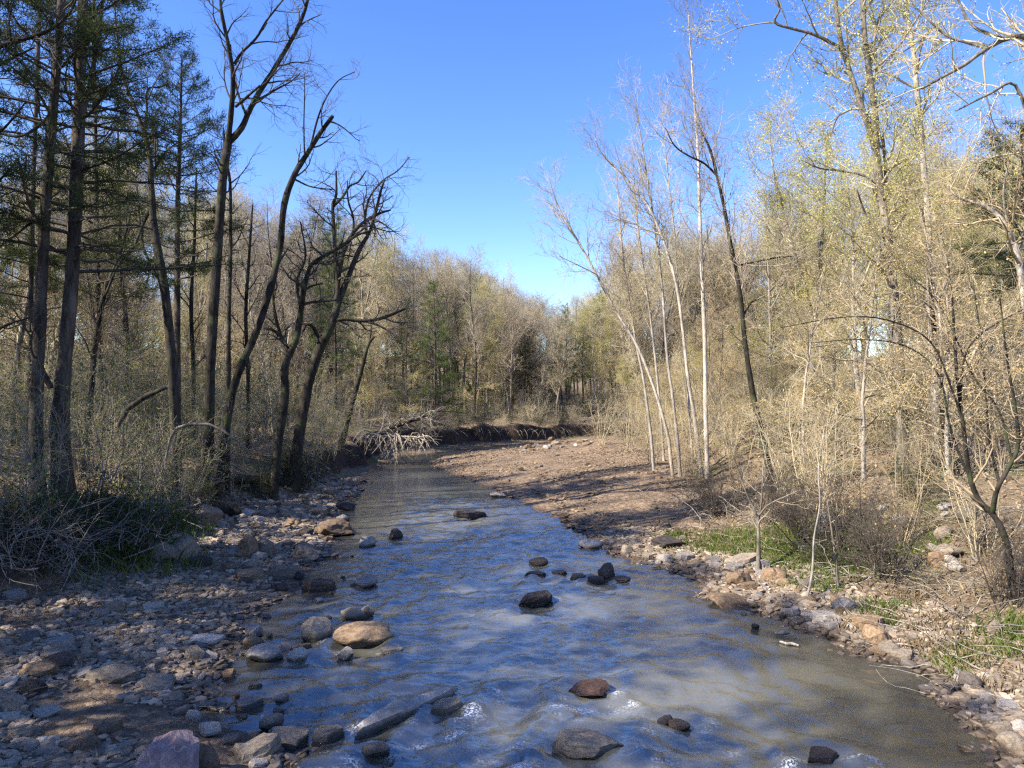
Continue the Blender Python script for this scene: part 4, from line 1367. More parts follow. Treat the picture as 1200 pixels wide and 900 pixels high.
def put_rock(name, label, px, py, w, h, kind, mat, i, rot=None, tilt=0.0, yaw_len=None, group=None, sub=3, sunk=.30, in_water=None, depth_len=.8):
    """px, py: the foot of the stone on the photograph; w, h: seen size in pixels."""
    p = hit(px, py)
    D = p[1]
    k = D / F
    rx = w * .5 * k
    ryy = rx * depth_len
    see = max(.12, (H - p[2]) / math.hypot(D, H))          # how much of its top shows
    rz = max(.03, (h * k - 2 * ryy * see * .55) * .75)
    rz = min(max(rz * .85, rx * .14), rx * 1.3)
    g = np.random.default_rng(int(px * 7 + py))
    o = link(name, rock_mesh(kind, i, sub, mat))
    o.location = (p[0], p[1] + ryy * .75, p[2] + rz * (1 - 2 * sunk))
    o.scale = (rx, ryy, rz)
    o.rotation_euler = (g.normal() * .05, math.radians(tilt), math.radians(rot) if rot is not None else g.normal() * .2)
    tag(o, label, 'rock', group)
    return o


R_LIST = [
    # label, name, x, foot y, w, h, kind, material, shape, rot, tilt
    ('big purple boulder with pale veins, largest stone of the near shingle', 'boulder', 186, 934, 92, 92, 'block', 'rock_purple', 3, 10, 0),
    ('rounded brown boulder leaning on the big purple boulder', 'boulder', 231, 915, 42, 62, 'round', 'rock_brown', 1, 0, 0),
    ('white topped oblong rock standing alone in shallow water off the shingle', 'rock', 305, 776, 46, 26, 'block', 'rock_pale', 4, 12, -4),
    ('long golden brown boulder at the edge of the riffle', 'boulder', 423, 757, 72, 33, 'round', 'rock_brown', 2, 5, 0),
    ('dark rounded boulder touching the golden brown boulder', 'boulder', 369, 752, 42, 33, 'round', 'rock_grey', 3, 0, 0),
    ('small pale pointed rock between the white topped rock and the dark rounded boulder', 'rock', 346, 777, 27, 22, 'block', 'rock_pale', 5, 30, 12),
    ('thin pale slab lying below the golden brown boulder', 'flat_stone', 459, 766, 30, 10, 'slab', 'rock_pale', 1, 0, 0),
    ('pale tan cube of rock at the foot of the golden brown boulder', 'rock', 404, 772, 22, 16, 'block', 'rock_pale', 6, 20, 0),
    ('pale wedge of rock alone in the blue water, upstream of the golden brown boulder', 'rock', 424, 689, 36, 16, 'block', 'rock_pale', 7, 10, -14),
    ('pair forming dark grey humped rock just upstream of the golden brown boulder', 'rock', 412, 727, 34, 20, 'round', 'rock_grey', 4, 0, 0),
    ('small dark rock clinging to the dark grey humped rock', 'rock', 428, 723, 20, 16, 'block', 'rock_grey', 8, 0, 0),
    ('upright tan boulder in the shade below the bank, lit on one face', 'boulder', 287, 654, 30, 40, 'block', 'rock_brown', 9, 25, 0),
    ('smooth grey boulder leaning against the upright tan boulder', 'boulder', 308, 652, 28, 26, 'round', 'rock_grey', 5, 0, 10),
    ('wide grey rock with a flat top at the shaded water edge', 'rock', 352, 656, 42, 22, 'block', 'rock_grey', 10, 0, 0),
    ('tan pyramid shaped rock alone in calm water', 'rock', 430, 641, 26, 17, 'block', 'rock_pale', 11, 40, 0),
    ('small dark cube of rock upstream of the tan pyramid', 'rock', 462, 632, 18, 15, 'block', 'rock_dark', 12, 30, 0),
    ('cracked tan boulder catching sun on the shaded shore', 'boulder', 389, 629, 54, 27, 'block', 'rock_brown', 13, 0, 0),
    ('low dark slab half under water beside the shingle point', 'flat_stone', 372, 694, 42, 18, 'slab', 'rock_dark', 2, 10, 6),
    ('dark grey slab tilted on the shingle point', 'flat_stone', 330, 678, 40, 18, 'slab', 'rock_grey', 3, 0, 10),
    ('dark rock awash at the head of the riffle', 'rock', 550, 608, 42, 11, 'slab', 'rock_dark', 4, 0, 4),
    ('pointed brown rock with a sunlit tip, tilted in mid riffle', 'rock', 627, 711, 46, 24, 'block', 'rock_dark', 14, 8, -16),
    ('smooth pale boulder in sunlit shallows by the gravel bar', 'boulder', 692, 643, 30, 14, 'round', 'rock_pale', 6, 0, 0),
    ('small round grey boulder at the edge of the gravel bar', 'boulder', 735, 650, 18, 13, 'round', 'rock_grey', 7, 0, 0),
    ('small dark rounded rock in the blue riffle above the pointed brown rock', 'rock', 632, 662, 24, 11, 'round', 'rock_dark', 8, 0, 0),
    ('flat dark stone barely breaking the riffle', 'flat_stone', 627, 676, 26, 7, 'slab', 'rock_dark', 5, 0, 0),
    ('second flat dark stone barely breaking the riffle, nearer the black wedge', 'flat_stone', 655, 674, 20, 6, 'slab', 'rock_dark', 6, 0, 0),
    ('upright black wedge of rock in a line of dark stones', 'rock', 713, 680, 22, 22, 'block', 'rock_dark', 15, 20, -20),
    ('low black rock downstream of the upright black wedge', 'rock', 698, 685, 24, 10, 'slab', 'rock_dark', 7, 0, 0),
    ('thin dark slab trailing from the upright black wedge', 'flat_stone', 729, 683, 30, 8, 'slab', 'rock_dark', 8, 0, 0),
    ('small low dark rock ending the line of dark stones in mid creek', 'rock', 677, 680, 20, 8, 'slab', 'rock_dark', 9, 0, 0),
    ('reddish brown rock with foam curling past it', 'rock', 690, 818, 54, 22, 'block', 'rock_rust', 16, 5, -8),
    ('large flat topped brown rock in the near riffle', 'boulder', 690, 893, 90, 38, 'block', 'rock_grey', 17, 4, 3),
    ('rounded tan rock showing through foam in the near riffle', 'rock', 799, 857, 28, 15, 'round', 'rock_brown', 9, 0, 0),
    ('black peak of rock beside the rounded tan rock in foam', 'rock', 782, 852, 24, 16, 'block', 'rock_dark', 18, 30, -10),
    ('black rock awash at the bottom of the near riffle', 'rock', 966, 894, 48, 12, 'slab', 'rock_dark', 10, 0, 0),
    ('short thick slab at the upstream end of the long tilted slab', 'flat_stone', 524, 838, 42, 18, 'slab', 'rock_grey', 12, 14, -8),
    ('blocky grey stone alone in water below the long tilted slab', 'rock', 440, 886, 36, 19, 'block', 'rock_grey', 19, -20, 0),
    ('dark topped grey slab where the shallow channel meets the long tilted slab', 'flat_stone', 378, 873, 44, 20, 'slab', 'rock_grey', 13, 10, 0),
    ('pale grey slab lying along the shallow channel', 'flat_stone', 332, 875, 58, 22, 'slab', 'rock_grey', 14, -18, 4),
    ('tilted grey slab dipping into the shallow channel by the boulders', 'flat_stone', 292, 893, 62, 26, 'slab', 'rock_grey', 15, 30, -12),
    ('pale spearhead shaped stone in the shallow channel', 'rock', 287, 832, 36, 15, 'slab', 'rock_pale', 16, 24, -6),
    ('small tan stone beneath the pale spearhead shaped stone', 'rock', 279, 845, 20, 9, 'round', 'rock_brown', 10, 0, 0),
    ('long pale slab at the waterline of the shingle', 'flat_stone', 232, 756, 48, 11, 'slab', 'rock_pale', 17, 4, 0),
    ('dark squared block bedded in the shingle', 'rock', 122, 800, 58, 26, 'block', 'rock_grey', 20, 0, 0),
    ('mossy brown squared block at the edge of the shingle', 'rock', 38, 796, 50, 24, 'block', 'rock_brown', 21, 0, 0),
    ('pale rounded cobble among the dark shingle', 'rock', 48, 843, 32, 18, 'round', 'rock_pale', 11, 0, 0),
    ('dark pointed rock standing up from the shingle', 'rock', 34, 816, 28, 24, 'block', 'rock_dark', 22, 0, 8),
    ('overhanging dark rock high on the shingle', 'rock', 62, 782, 36, 22, 'block', 'rock_dark', 23, 0, 14),
    ('grey slab leaning steeply against the dark bank', 'flat_stone', 210, 656, 30, 36, 'slab', 'rock_grey', 18, 60, 48),
    ('brown stone slab shoved under the shaded bank', 'flat_stone', 176, 655, 44, 24, 'block', 'rock_grey', 24, 0, 10),
    ('sunlit blocky stone on the dark bank by the fallen log', 'rock', 285, 607, 26, 14, 'block', 'rock_pale', 25, 0, 0),
    ('mossy boulder at the foot of the tall forked tree', 'boulder', 232, 612, 46, 26, 'round', 'rock_grey', 12, 0, 0),
    ('tan sunlit stone next to the mossy boulder', 'rock', 300, 612, 16, 9, 'block', 'rock_pale', 26, 0, 0),
    ('dark boulder at the water edge below the cut bank', 'boulder', 404, 598, 26, 14, 'block', 'rock_dark', 27, 0, 0),
    ('tan rock pile stone by the calm pool', 'rock', 400, 610, 18, 10, 'block', 'rock_pale', 28, 0, 0),
    ('pale sunlit block at the tip of the dark gravel', 'rock', 583, 583, 20, 9, 'block', 'rock_pale', 29, 0, 0),
    ('squared grey block at the sunlit water edge, casting a dark reflection', 'rock', 1048, 770, 32, 20, 'block', 'rock_grey', 30, 8, 0),
    ('broad pale slab pushing into the water from the sunlit shore', 'flat_stone', 857, 712, 54, 20, 'block', 'rock_brown', 31, -6, 6),
    ('smooth tan boulder among the rocks below the grass', 'boulder', 913, 680, 24, 16, 'round', 'rock_brown', 13, 0, 0),
    ('angular tan boulder at the foot of the forked sapling', 'boulder', 869, 686, 30, 20, 'block', 'rock_brown', 32, 0, 0),
    ('long grey plank like slab leaning by the forked sapling', 'flat_stone', 874, 664, 46, 16, 'slab', 'rock_grey', 19, 24, -12),
    ('dark ledge of rock at the upstream end of the grass', 'rock', 788, 642, 46, 17, 'block', 'rock_dark', 33, 8, 0),
    ('pale flat stone in the shallows below the sunlit bank', 'flat_stone', 1092, 811, 24, 8, 'slab', 'rock_pale', 20, -12, 0),
    ('pale flat stone on the muddy bank near the green tufts', 'flat_stone', 1142, 810, 24, 12, 'slab', 'rock_pale', 21, 10, 0),
    ('second pale flat stone on the muddy bank, lower down', 'flat_stone', 1159, 822, 26, 9, 'slab', 'rock_pale', 22, 0, 0),
    ('grey boulder cut by the edge of the view at the near muddy bank', 'boulder', 1194, 884, 36, 34, 'round', 'rock_grey', 14, 0, 0),
    ('pale block showing through the brown thicket', 'boulder', 973, 622, 32, 24, 'block', 'rock_pale', 34, 0, 0),
    ('pale round boulder on the slope under the crooked shrub tree', 'boulder', 1124, 670, 22, 17, 'round', 'rock_pale', 15, 0, 0),
    ('brown mossy boulder beside the pale round boulder', 'boulder', 1106, 664, 30, 24, 'round', 'rock_brown', 16, 0, 0),
    ('upright grey stone stuck in the slope near the view edge', 'rock', 1170, 745, 18, 20, 'block', 'rock_grey', 35, 10, 0),
    ('grey shadowed boulder on the slope between crooked stems', 'boulder', 1142, 612, 32, 22, 'block', 'rock_grey', 36, 0, 0),
    ('little dark stone alone in the sunlit murky shallows', 'rock', 886, 738, 10, 8, 'round', 'rock_dark', 17, 0, 0),
]
for n, (lab, nm, px, py, w, h, kd, mt, i, rot, tilt) in enumerate(R_LIST):
    big = w > 38
    put_rock(nm, lab, px, py, w, h, kd, mt, i, rot, tilt, sub=4 if big else 3, depth_len=.85 if kd != 'slab' else .75)

# the long tilted slab in the near riffle: a layered plank of stone
p0 = np.array(flat(430, 858)); p1 = np.array(flat(512, 822))
sv_, sf_ = slab_shape(417)
V = sv_ / np.abs(sv_).max(0)
L_ = np.linalg.norm(p1 - p0)
me = mesh_np('rock', V * np.array((L_ * .78, .15, .065)), sf_, False)
me.materials.append(M['rock_pale'])
o = link('flat_stone', me)
o.location = ((p0[0] + p1[0]) / 2, (p0[1] + p1[1]) / 2, .055)
o.rotation_euler = (math.radians(9), math.radians(-2), math.atan2(p1[1] - p0[1], p1[0] - p0[0]))
tag(o, 'long tilted slab of layered grey rock dividing the near riffle', 'rock')

# middle sized stones along the shores, each a thing of its own
def scatter_rocks(n, poly, size, kinds, mats, label, group, sw_lo, sw_hi, sb_hi=.3, dmin=.16):
    poly = np.array(poly); cnt = tries = 0
    mine = []
    while cnt < n and tries < n * 200:
        tries += 1
        px = rng.uniform(poly[:, 0].min(), poly[:, 0].max()); py = rng.uniform(poly[:, 1].min(), poly[:, 1].max())
        if sdist(poly, [px], [py])[0] > 0:
            continue
        p = hit(px, py)
        _, sw, sb = terrain([p[0]], [p[1]], True)
        if not (sw_lo < sw[0] < sw_hi and sb[0] < sb_hi):
            continue
        if any((a - p[0]) ** 2 + (b - p[1]) ** 2 < dmin * dmin for a, b in mine):
            continue
        mine.append((p[0], p[1]))
        s = size[0] + (size[1] - size[0]) * rng.random() ** 2.0
        kd = kinds[rng.integers(len(kinds))]
        o = link('flat_stone' if kd == 'slab' else 'rock', rock_mesh(kd, int(rng.integers(1, 9)), 3, mats[rng.integers(len(mats))]))
        fl = rng.uniform(.28, .5) if kd == 'slab' else rng.uniform(.5, .8)
        o.scale = (s, s * rng.uniform(.55, .9), s * fl)
        o.location = (p[0], p[1], max(p[2], -.05) + s * fl * rng.uniform(.15, .55))
        o.rotation_euler = (rng.normal() * .16, rng.normal() * .16, rng.uniform(0, 6.28))
        tag(o, label, 'rock', group)
        cnt += 1


SL = ['slab', 'slab', 'slab', 'block']
scatter_rocks(78, [(0, 900), (0, 700), (190, 668), (300, 660), (300, 720), (240, 800), (240, 850), (330, 900)], (.06, .22), ['slab'], ['rock_grey', 'rock_grey', 'rock_brown', 'rock_pale', 'rock_pale'],
              'loose flat stone strewn over the shaded near shingle', 'stones of the shaded near shingle', .05, 9)
scatter_rocks(62, [(200, 660), (260, 598), (340, 572), (420, 560), (400, 590), (385, 640), (370, 690), (300, 700)], (.09, .30), ['slab', 'slab', 'block'], ['rock_grey', 'rock_brown', 'rock_pale', 'rock_dark'],
              'tumbled stone on the shaded shore below the leaning trees', 'stones below the leaning trees', -.3, 6, 1.2)
scatter_rocks(20, [(240, 860), (260, 770), (330, 700), (420, 640), (410, 700), (350, 790), (330, 860)], (.06, .15), ['slab', 'slab', 'round'], ['rock_grey', 'rock_pale', 'rock_brown'],
              'small stone poking from the shaded shallows', 'stones in the shaded shallows', -1.2, -.1)
scatter_rocks(46, [(510, 545), (600, 525), (700, 517), (820, 560), (840, 640), (760, 655), (650, 605)], (.07, .17), SL, ['rock_grey', 'rock_brown', 'rock_dark'],
              'loose stone on the dappled gravel bar', 'stones of the gravel bar', .05, 14)
scatter_rocks(30, [(590, 526), (640, 515), (705, 512), (700, 520), (620, 533)], (.14, .34), ['block', 'slab'], ['rock_pale', 'rock_brown'],
              'pale sunlit stone along the crest at the far end of the gravel bar', 'stones on the far crest of the gravel bar', .1, 14, 1.0, .4)
scatter_rocks(64, [(740, 655), (830, 645), (900, 665), (990, 700), (1060, 760), (1120, 800), (1030, 775), (980, 745), (880, 715), (835, 690)], (.07, .24), SL, ['rock_pale', 'rock_grey', 'rock_brown', 'rock_pale'],
              'sun bleached stone in the rock pile below the grass', 'stones of the rock pile below the grass', -.1, 3, .9)
scatter_rocks(26, [(1060, 770), (1200, 800), (1200, 890), (1130, 830)], (.05, .16), SL, ['rock_pale', 'rock_grey'],
              'stone on the near muddy bank under the crooked shrub tree', 'stones of the near muddy bank', 0, 3, 1.5)
scatter_rocks(22, [(880, 640), (900, 590), (1000, 570), (1200, 560), (1200, 690), (1020, 660)], (.10, .30), ['block', 'round'], ['rock_grey', 'rock_pale', 'rock_brown'],
              'rock lying on the leaf covered sunlit slope', 'rocks on the sunlit slope', .5, 12, 9)

# gravel: chips of slate, too many to count
_a = np.arange(8) * math.pi / 4
_rg = lambda r, z: np.stack([r * np.cos(_a), r * np.sin(_a), np.full(8, z)], 1)
CH = np.concatenate([_rg(.80, -1), _rg(1.0, .25), _rg(.72, 1.0)])
CF = np.array([(j + i, j + (i + 1) % 8, j + 8 + (i + 1) % 8, j + 8 + i) for j in (0, 8) for i in range(8)])
CT = np.array([tuple(range(16, 24))])


def chips(n, xr, yr, size, test, flatn=(.18, .45), lift=.25):
    x = rng.uniform(xr[0], xr[1], n * 6)
    y = yr[0] * (yr[1] / yr[0]) ** rng.random(n * 6) if yr[0] > 0 else rng.uniform(*yr, n * 6)
    h, sw, sb = terrain(x, y, True)
    ok = np.where(test(x, y, sw, sb, h))[0][:n]
    x, y, h = x[ok], y[ok], h[ok]
    m = len(ok)
    s = (size[0] + (size[1] - size[0]) * rng.random(m) ** 2.6)
    ang_n = 1 + .20 * rng.normal(size=(m, 8, 1)).clip(-1.8, 1.8)
    B = np.repeat(CH[None], m, 0)
    B[..., :2] *= np.tile(ang_n, (1, 3, 1))
    B = B * (1 + .06 * rng.normal(size=B.shape))
    B[:, 16:, 2:] *= rng.uniform(.7, 1.1, (m, 1, 1))
    B = B * np.stack([s, s * rng.uniform(.5, .95, m), s * rng.uniform(*flatn, m)], 1)[:, None, :]
    az = rng.uniform(0, 6.28, m); ta = rng.normal(size=m) * .22; tb = rng.normal(size=m) * .22
    ca, sa = np.cos(az)[:, None], np.sin(az)[:, None]
    Bx = B[..., 0] * ca - B[..., 1] * sa
    By = B[..., 0] * sa + B[..., 1] * ca
    Bz = B[..., 2] + Bx * ta[:, None] + By * tb[:, None]
    V = np.stack([Bx + x[:, None], By + y[:, None], Bz + h[:, None] + (s * lift * .4)[:, None]], -1)
    return V.reshape(-1, 3), (CF[None] + np.arange(m)[:, None, None] * 24).reshape(-1, 4), (CT[None] + np.arange(m)[:, None, None] * 24).reshape(-1, 8)


sets = [chips(20000, (-9, -1.8), (5.2, 20), (.012, .085), lambda x, y, sw, sb, h: (fbm(P2(x, y, 1.1), 2, 301) > -.42) & (sw > -.5) & (sb < .35) & (x < -1.2)),
        chips(2500, (-9, -2.2), (15, 30), (.04, .16), lambda x, y, sw, sb, h: (sw > -.3) & (sb < .9) & (x < -3)),
        chips(13000, (-4, 12), (16, 56), (.016, .085), lambda x, y, sw, sb, h: (fbm(P2(x, y * .5, .55), 3, 302) + .5 * (sw < 1.2) > -.05) & (sw > -.2) & (sb < .6) & (x > -4.3)),
        chips(9000, (2, 8), (6.0, 18), (.012, .09), lambda x, y, sw, sb, h: (sw > -.35) & (sw < 1.9) & (sb < .9) & (x > 0)),
        chips(1500, (-4, 5), (6, 24), (.03, .10), lambda x, y, sw, sb, h: (sw < -.25) & (h > -.25))]
for mt, pick, lab in (('gravel', (0, 1, 3, 4), 'flat grey slate shingle along the near shores'), ('gravel_tan', (2,), 'tan brown gravel of the dappled bar')):
    off = 0; Vs = []; Fs = []; Ts = []
    for q in pick:
        v, f, t = sets[q]
        Vs.append(v); Fs.append(f + off); Ts.append(t + off); off += len(v)
    o = link('gravel', mesh_np('gravel', np.concatenate(Vs), [np.concatenate(Fs), np.concatenate(Ts)], False), M[mt])
    o['kind'] = 'stuff'; o['label'] = lab

# ------------------------------------------------------------------ leaf litter, grass, sticks
def scatter_pts(n, xr, yr, test):
    x = rng.uniform(*xr, n * 5); y = yr[0] * (yr[1] / yr[0]) ** rng.random(n * 5)
    h, sw, sb = terrain(x, y, True)
    ok = np.where(test(x, y, sw, sb, h))[0][:n]
    return np.stack([x[ok], y[ok], h[ok]], 1)


fr = lambda x, y: np.abs(x) < .76 * y + 1
LP = np.concatenate([scatter_pts(16000, (2, 22), (7, 34), lambda x, y, sw, sb, h: (sb > .15) & (x > 1) & fr(x, y)),
                     scatter_pts(14000, (-28, -5), (9, 40), lambda x, y, sw, sb, h: (sb > .1) & fr(x, y)),
                     scatter_pts(2500, (-9, -4), (9, 16), lambda x, y, sw, sb, h: (sb > -2.2) & (sw > .6))])
LP[:, 2] += .02
o = link('leaf_litter', leaf_mesh('leaf_litter', LP, np.clip(.0042 * LP[:, 1], .036, .09), rng, .012, 1, .1, .62), M['litter'])
o['kind'] = 'stuff'; o['label'] = 'brown fallen leaves over the woodland floor'


def grass_patch(name, label, spots, mat, hgt=.16, dens=420):
    Vs = []
    for (px, py, r) in spots:
        p = hit(px, py)
        n = int(dens * r * r * 3.1) + 60
        q = rng.normal(size=(n, 2)) * r * .55
        x, y = p[0] + q[:, 0], p[1] + q[:, 1]
        z = terrain(x, y)
        keep = z > 0.03
        x, y, z = x[keep], y[keep], z[keep]
        n = len(x)
        a = rng.uniform(0, 6.28, n); hh_ = hgt * rng.uniform(.5, 1.4, n); ln = rng.uniform(.15, .8, n) * hh_
        w = .006
        b = np.stack([x, y, z - .01], 1)
        s = np.stack([-np.sin(a), np.cos(a), 0 * a], 1) * w
        mid = b + np.stack([np.cos(a) * ln * .35, np.sin(a) * ln * .35, hh_ * .6], 1)
        tip = b + np.stack([np.cos(a) * ln, np.sin(a) * ln, hh_], 1)
        Vs.append(np.stack([b - s, b + s, mid + s * .8, tip, mid - s * .8], 1).reshape(-1, 3))
    V = np.concatenate(Vs)
    o = link(name, mesh_np(name, V, [np.arange(len(V)).reshape(-1, 5)], False), M[mat])
    o['kind'] = 'stuff'; o['label'] = label


grass_patch('grass', 'fresh green grass on the sunlit shore', [(845, 640, .9), (875, 632, .9), (905, 636, 1.0), (940, 642, 1.0), (968, 650, .8), (1000, 655, .8), (790, 628, .35), (935, 684, .35), (968, 688, .35),
                                                              (1015, 716, .35), (1040, 712, .3), (1035, 728, .25), (1110, 780, .28), (1128, 768, .3), (1160, 768, .3), (1172, 762, .25), (1180, 740, .4), (1120, 790, .2), (920, 655, .6), (985, 668, .6), (1075, 640, .6)], 'grass', .09, 620)
grass_patch('dry_grass', 'straw coloured blades among the fresh grass of the sunlit shore', [(845, 640, .9), (875, 632, .9), (905, 636, 1.0), (940, 642, 1.0), (968, 650, .8), (1000, 655, .8), (1110, 780, .4), (1160, 768, .4), (1030, 720, .4)], 'dry_grass', .10, 110)
grass_patch('grass', 'green weeds on the dark bank under the pine trunks', [(130, 600, 1.0), (160, 606, .8), (100, 615, .8), (215, 612, .5), (185, 600, .6)], 'grass', .22, 260)
grass_patch('dry_grass', 'straw coloured dead grass on the sunlit slope', [(1150, 655, .5), (1160, 690, .35), (1060, 700, .5), (1100, 735, .5), (1140, 770, .4), (1000, 735, .3), (1080, 765, .3), (1160, 800, .4), (930, 600, .8), (1010, 610, .8)], 'dry_grass', .12, 160)


def debris(name, label, pts, mat, ln=(.3, 1.1), r=.006, kind='stuff'):
    tb = Tubes()
    for p in pts:
        a = rng.uniform(0, 6.28)
        P, R = wander_stem(p + np.array((0, 0, .03)), (math.cos(a), math.sin(a), rng.normal() * .12 + .05), rng.uniform(*ln), r * rng.uniform(.5, 1.6), .002, 7, rng, .16, -.01)
        tb.add(P, R, 4)
    o = link(name, tb.mesh(name), M[mat])
    o['kind'] = kind; o['label'] = label


debris('twig_litter', 'dead twigs strewn over the sunlit bank', scatter_pts(1500, (3, 16), (8, 24), lambda x, y, sw, sb, h: (sb > -.5) & (x > 2) & fr(x, y)), 'dead_wood')
debris('twig_litter', 'dead twigs strewn over the shaded bank', scatter_pts(1000, (-18, -5), (10, 28), lambda x, y, sw, sb, h: (sb > -.1) & fr(x, y)), 'dead_wood')
debris('twig_litter', 'thin flood stranded sticks on the shaded shingle', scatter_pts(260, (-9, -2), (6, 20), lambda x, y, sw, sb, h: (sw > .1) & (sb < .3) & (x < -1)), 'bark_grey', (.15, .6), .005)
debris('twig_litter', 'flood stranded sticks on the gravel bar', scatter_pts(160, (-3, 11), (18, 48), lambda x, y, sw, sb, h: (sw > .8) & (sb < .3) & (x > -3)), 'dead_wood', (.3, 1.0), .010)

# ------------------------------------------------------------------ logs, roots and dead wood
def log_thing(name, label, pts, mat, tw=None, cat='log', seed=1, D=None, lift=0.0, k=9):
    """pts: pixel x, y, width; each foot lies on the ground it is seen against, or at the given distance."""
    g = np.random.default_rng(seed)
    W = []; R = []
    for (px, py, w) in pts:
        if D is None:
            p = hit(px, py + w * .5)
            d = p[1]
            r = w * .5 / F * d
            p = p + np.array((0, 0, r + lift))
        else:
            p = at(px, py, D); d = D; r = w * .5 / F * d
        W.append(p); R.append(r)
    W = np.array(W); R = np.array(R)
    t = np.linspace(0, len(W) - 1, 5 * (len(W) - 1) + 1)
    P = np.stack([np.interp(t, np.arange(len(W)), W[:, c]) for c in range(3)], 1)
    P[1:-1] = (P[:-2] + P[1:-1] * 2 + P[2:]) / 4
    R = np.interp(t, np.arange(len(R)), R)
    P = P + g.normal(size=P.shape) * R[:, None] * .08
    o0 = P[0].copy()
    tb = Tubes(); tb.add(P, R * (1 + .06 * g.normal(size=len(R))), k)
    # close both ends
    root = thing(name, label, cat, o0)
    link('trunk', tb.mesh('trunk', True, o0), M[mat], root)
    caps = []
    for e, q in ((0, 1), (-1, -2)):
        ax = nrm(P[e] - P[q]); u = nrm(np.cross(ax, UP + .1)); v = np.cross(ax, u)
        a = np.arange(12) * 2 * math.pi / 12
        caps.append(P[e] - o0 + ax * .01 + R[e] * .98 * (np.cos(a)[:, None] * u + np.sin(a)[:, None] * v))
    link('cut_end', mesh_np('cut_end', np.concatenate(caps), [np.arange(24).reshape(2, 12)], False), M['dead_wood'], root)
    if tw:
        cr = Tubes()
        ramify(cr, P, R, g, tw, None)
        link('branches', cr.mesh('branches', True, o0), M['twig_grey'], root)
    return root


log_thing('fallen_log', 'dark fallen log lying along the bank behind the forked tree base', [(258, 560, 13), (300, 562, 13), (342, 566, 12)], 'bark_dark', seed=1)
log_thing('fallen_log', 'thick short log with a pale end poking from the bank', [(228, 590, 16), (262, 596, 15), (282, 600, 13)], 'bark_dark', seed=2)
log_thing('leaning_log', 'broken dark limb propped up in the undergrowth, pale at its tip', [(138, 500, 4), (150, 478, 7), (172, 464, 7), (195, 454, 4)], 'bark_dark', seed=3, D=15.5)
log_thing('bent_branch', 'bleached branch arching over the bank in front of the dark trunks', [(194, 540, 3), (199, 515, 3), (206, 502, 3.4), (222, 497, 3.4), (245, 497, 3), (262, 505, 2.6), (285, 522, 1.4), (296, 534, .8)], 'bark_grey', seed=4, D=15.2, cat='branch')
log_thing('driftwood', 'short pale stick floating in the sunlit shallows', [(914, 752, 2.6), (922, 754.5, 3.4), (929, 755, 3.4), (936, 757, 2.2)], 'dead_wood', seed=5, cat='driftwood')
log_thing('driftwood', 'small dark chip of wood floating above the pale stick', [(908, 742, 3), (917, 742, 5), (924, 742, 3)], 'dead_wood', seed=6, cat='driftwood')
log_thing('fallen_tree', 'fallen pale tree with a fan of bare branches above the exposed roots', [(436, 514, 7), (456, 502, 6), (478, 494, 5), (502, 488, 3)], 'bark_dark', dict(d1=8, l1=1.5, t1=.1, d2=6, l2=.9, d3=6, l3=.4, u1=-.04, a1=50, f1=.2, rmin=.006), 'fallen tree', 7, D=39)
log_thing('fallen_log', 'pale fallen pole leaning through the sunlit thicket', [(905, 568, 1.6), (950, 552, 2.4), (1000, 532, 2.4), (1030, 525, 1.6)], 'dead_wood', seed=8, D=17)
log_thing('fallen_log', 'rotting log half buried on the slope among the pale rocks', [(1090, 640, 9), (1108, 652, 11), (1128, 668, 9)], 'dead_wood', seed=9)
log_thing('fallen_log', 'thin dead log across the shaded bank below the green weeds', [(120, 640, 5), (165, 634, 7), (212, 628, 5)], 'dead_wood', seed=10)


def tangle(name, label, cat, spots, mat, n, ln, r, up, droop=-.06, seed=1, spread=.5, side=0.0, tw=3):
    g = np.random.default_rng(seed)
    o0 = hit(*spots[0])
    main, tws = Tubes(), Tubes()
    for (px, py) in spots:
        c = hit(px, py)
        for i in range(n):
            a = g.uniform(0, 6.28)
            P, R = wander_stem(c + np.array((g.normal() * spread, g.normal() * spread, .02)), (math.cos(a) + side, math.sin(a), up * g.uniform(.2, 1.3)), g.uniform(*ln), r * g.uniform(.5, 1.3), .003, 10, g, .20, droop)
            main.add(P, R, 5)
            S, SR, SL = kids(P, R, tw, .2, .95, 45, 15, .5 * ln[0], .3, .6, .01, 5, .2, droop, g)
            tws.add(S, np.maximum(SR, .003), 3)
    root = thing(name, label, cat, o0)
    link('branches', main.mesh('branches', True, o0), M[mat], root)
    link('crown', tws.mesh('crown', True, o0), M[mat], root)
    return root


tangle('brush_pile', 'heap of bleached dead branches below the pine trunks', 'brush pile', [(30, 655), (70, 648), (110, 640), (20, 630), (60, 668)], 'dead_wood', 26, (.8, 2.0), .010, .9, seed=21, tw=8)
tangle('brush_pile', 'grey tangle of dead sticks on the bank between the pines and the forked trunk', 'brush pile', [(150, 625), (180, 615), (130, 600)], 'dead_wood', 12, (.6, 1.5), .010, .5, seed=22, tw=4)
tangle('brush_pile', 'dark driftwood thicket caught against the bank behind the gravel bar', 'brush pile', [(838, 598), (860, 605), (880, 612), (850, 588)], 'dead_wood', 14, (.6, 1.6), .012, .7, seed=23, tw=4)
tangle('brush_pile', 'low tangle of dead sticks on the sunlit slope under the crooked shrub tree', 'brush pile', [(1080, 690), (1120, 705), (1150, 690), (1170, 720), (1060, 670)], 'dead_wood', 9, (.5, 1.3), .008, .4, seed=24, tw=4)


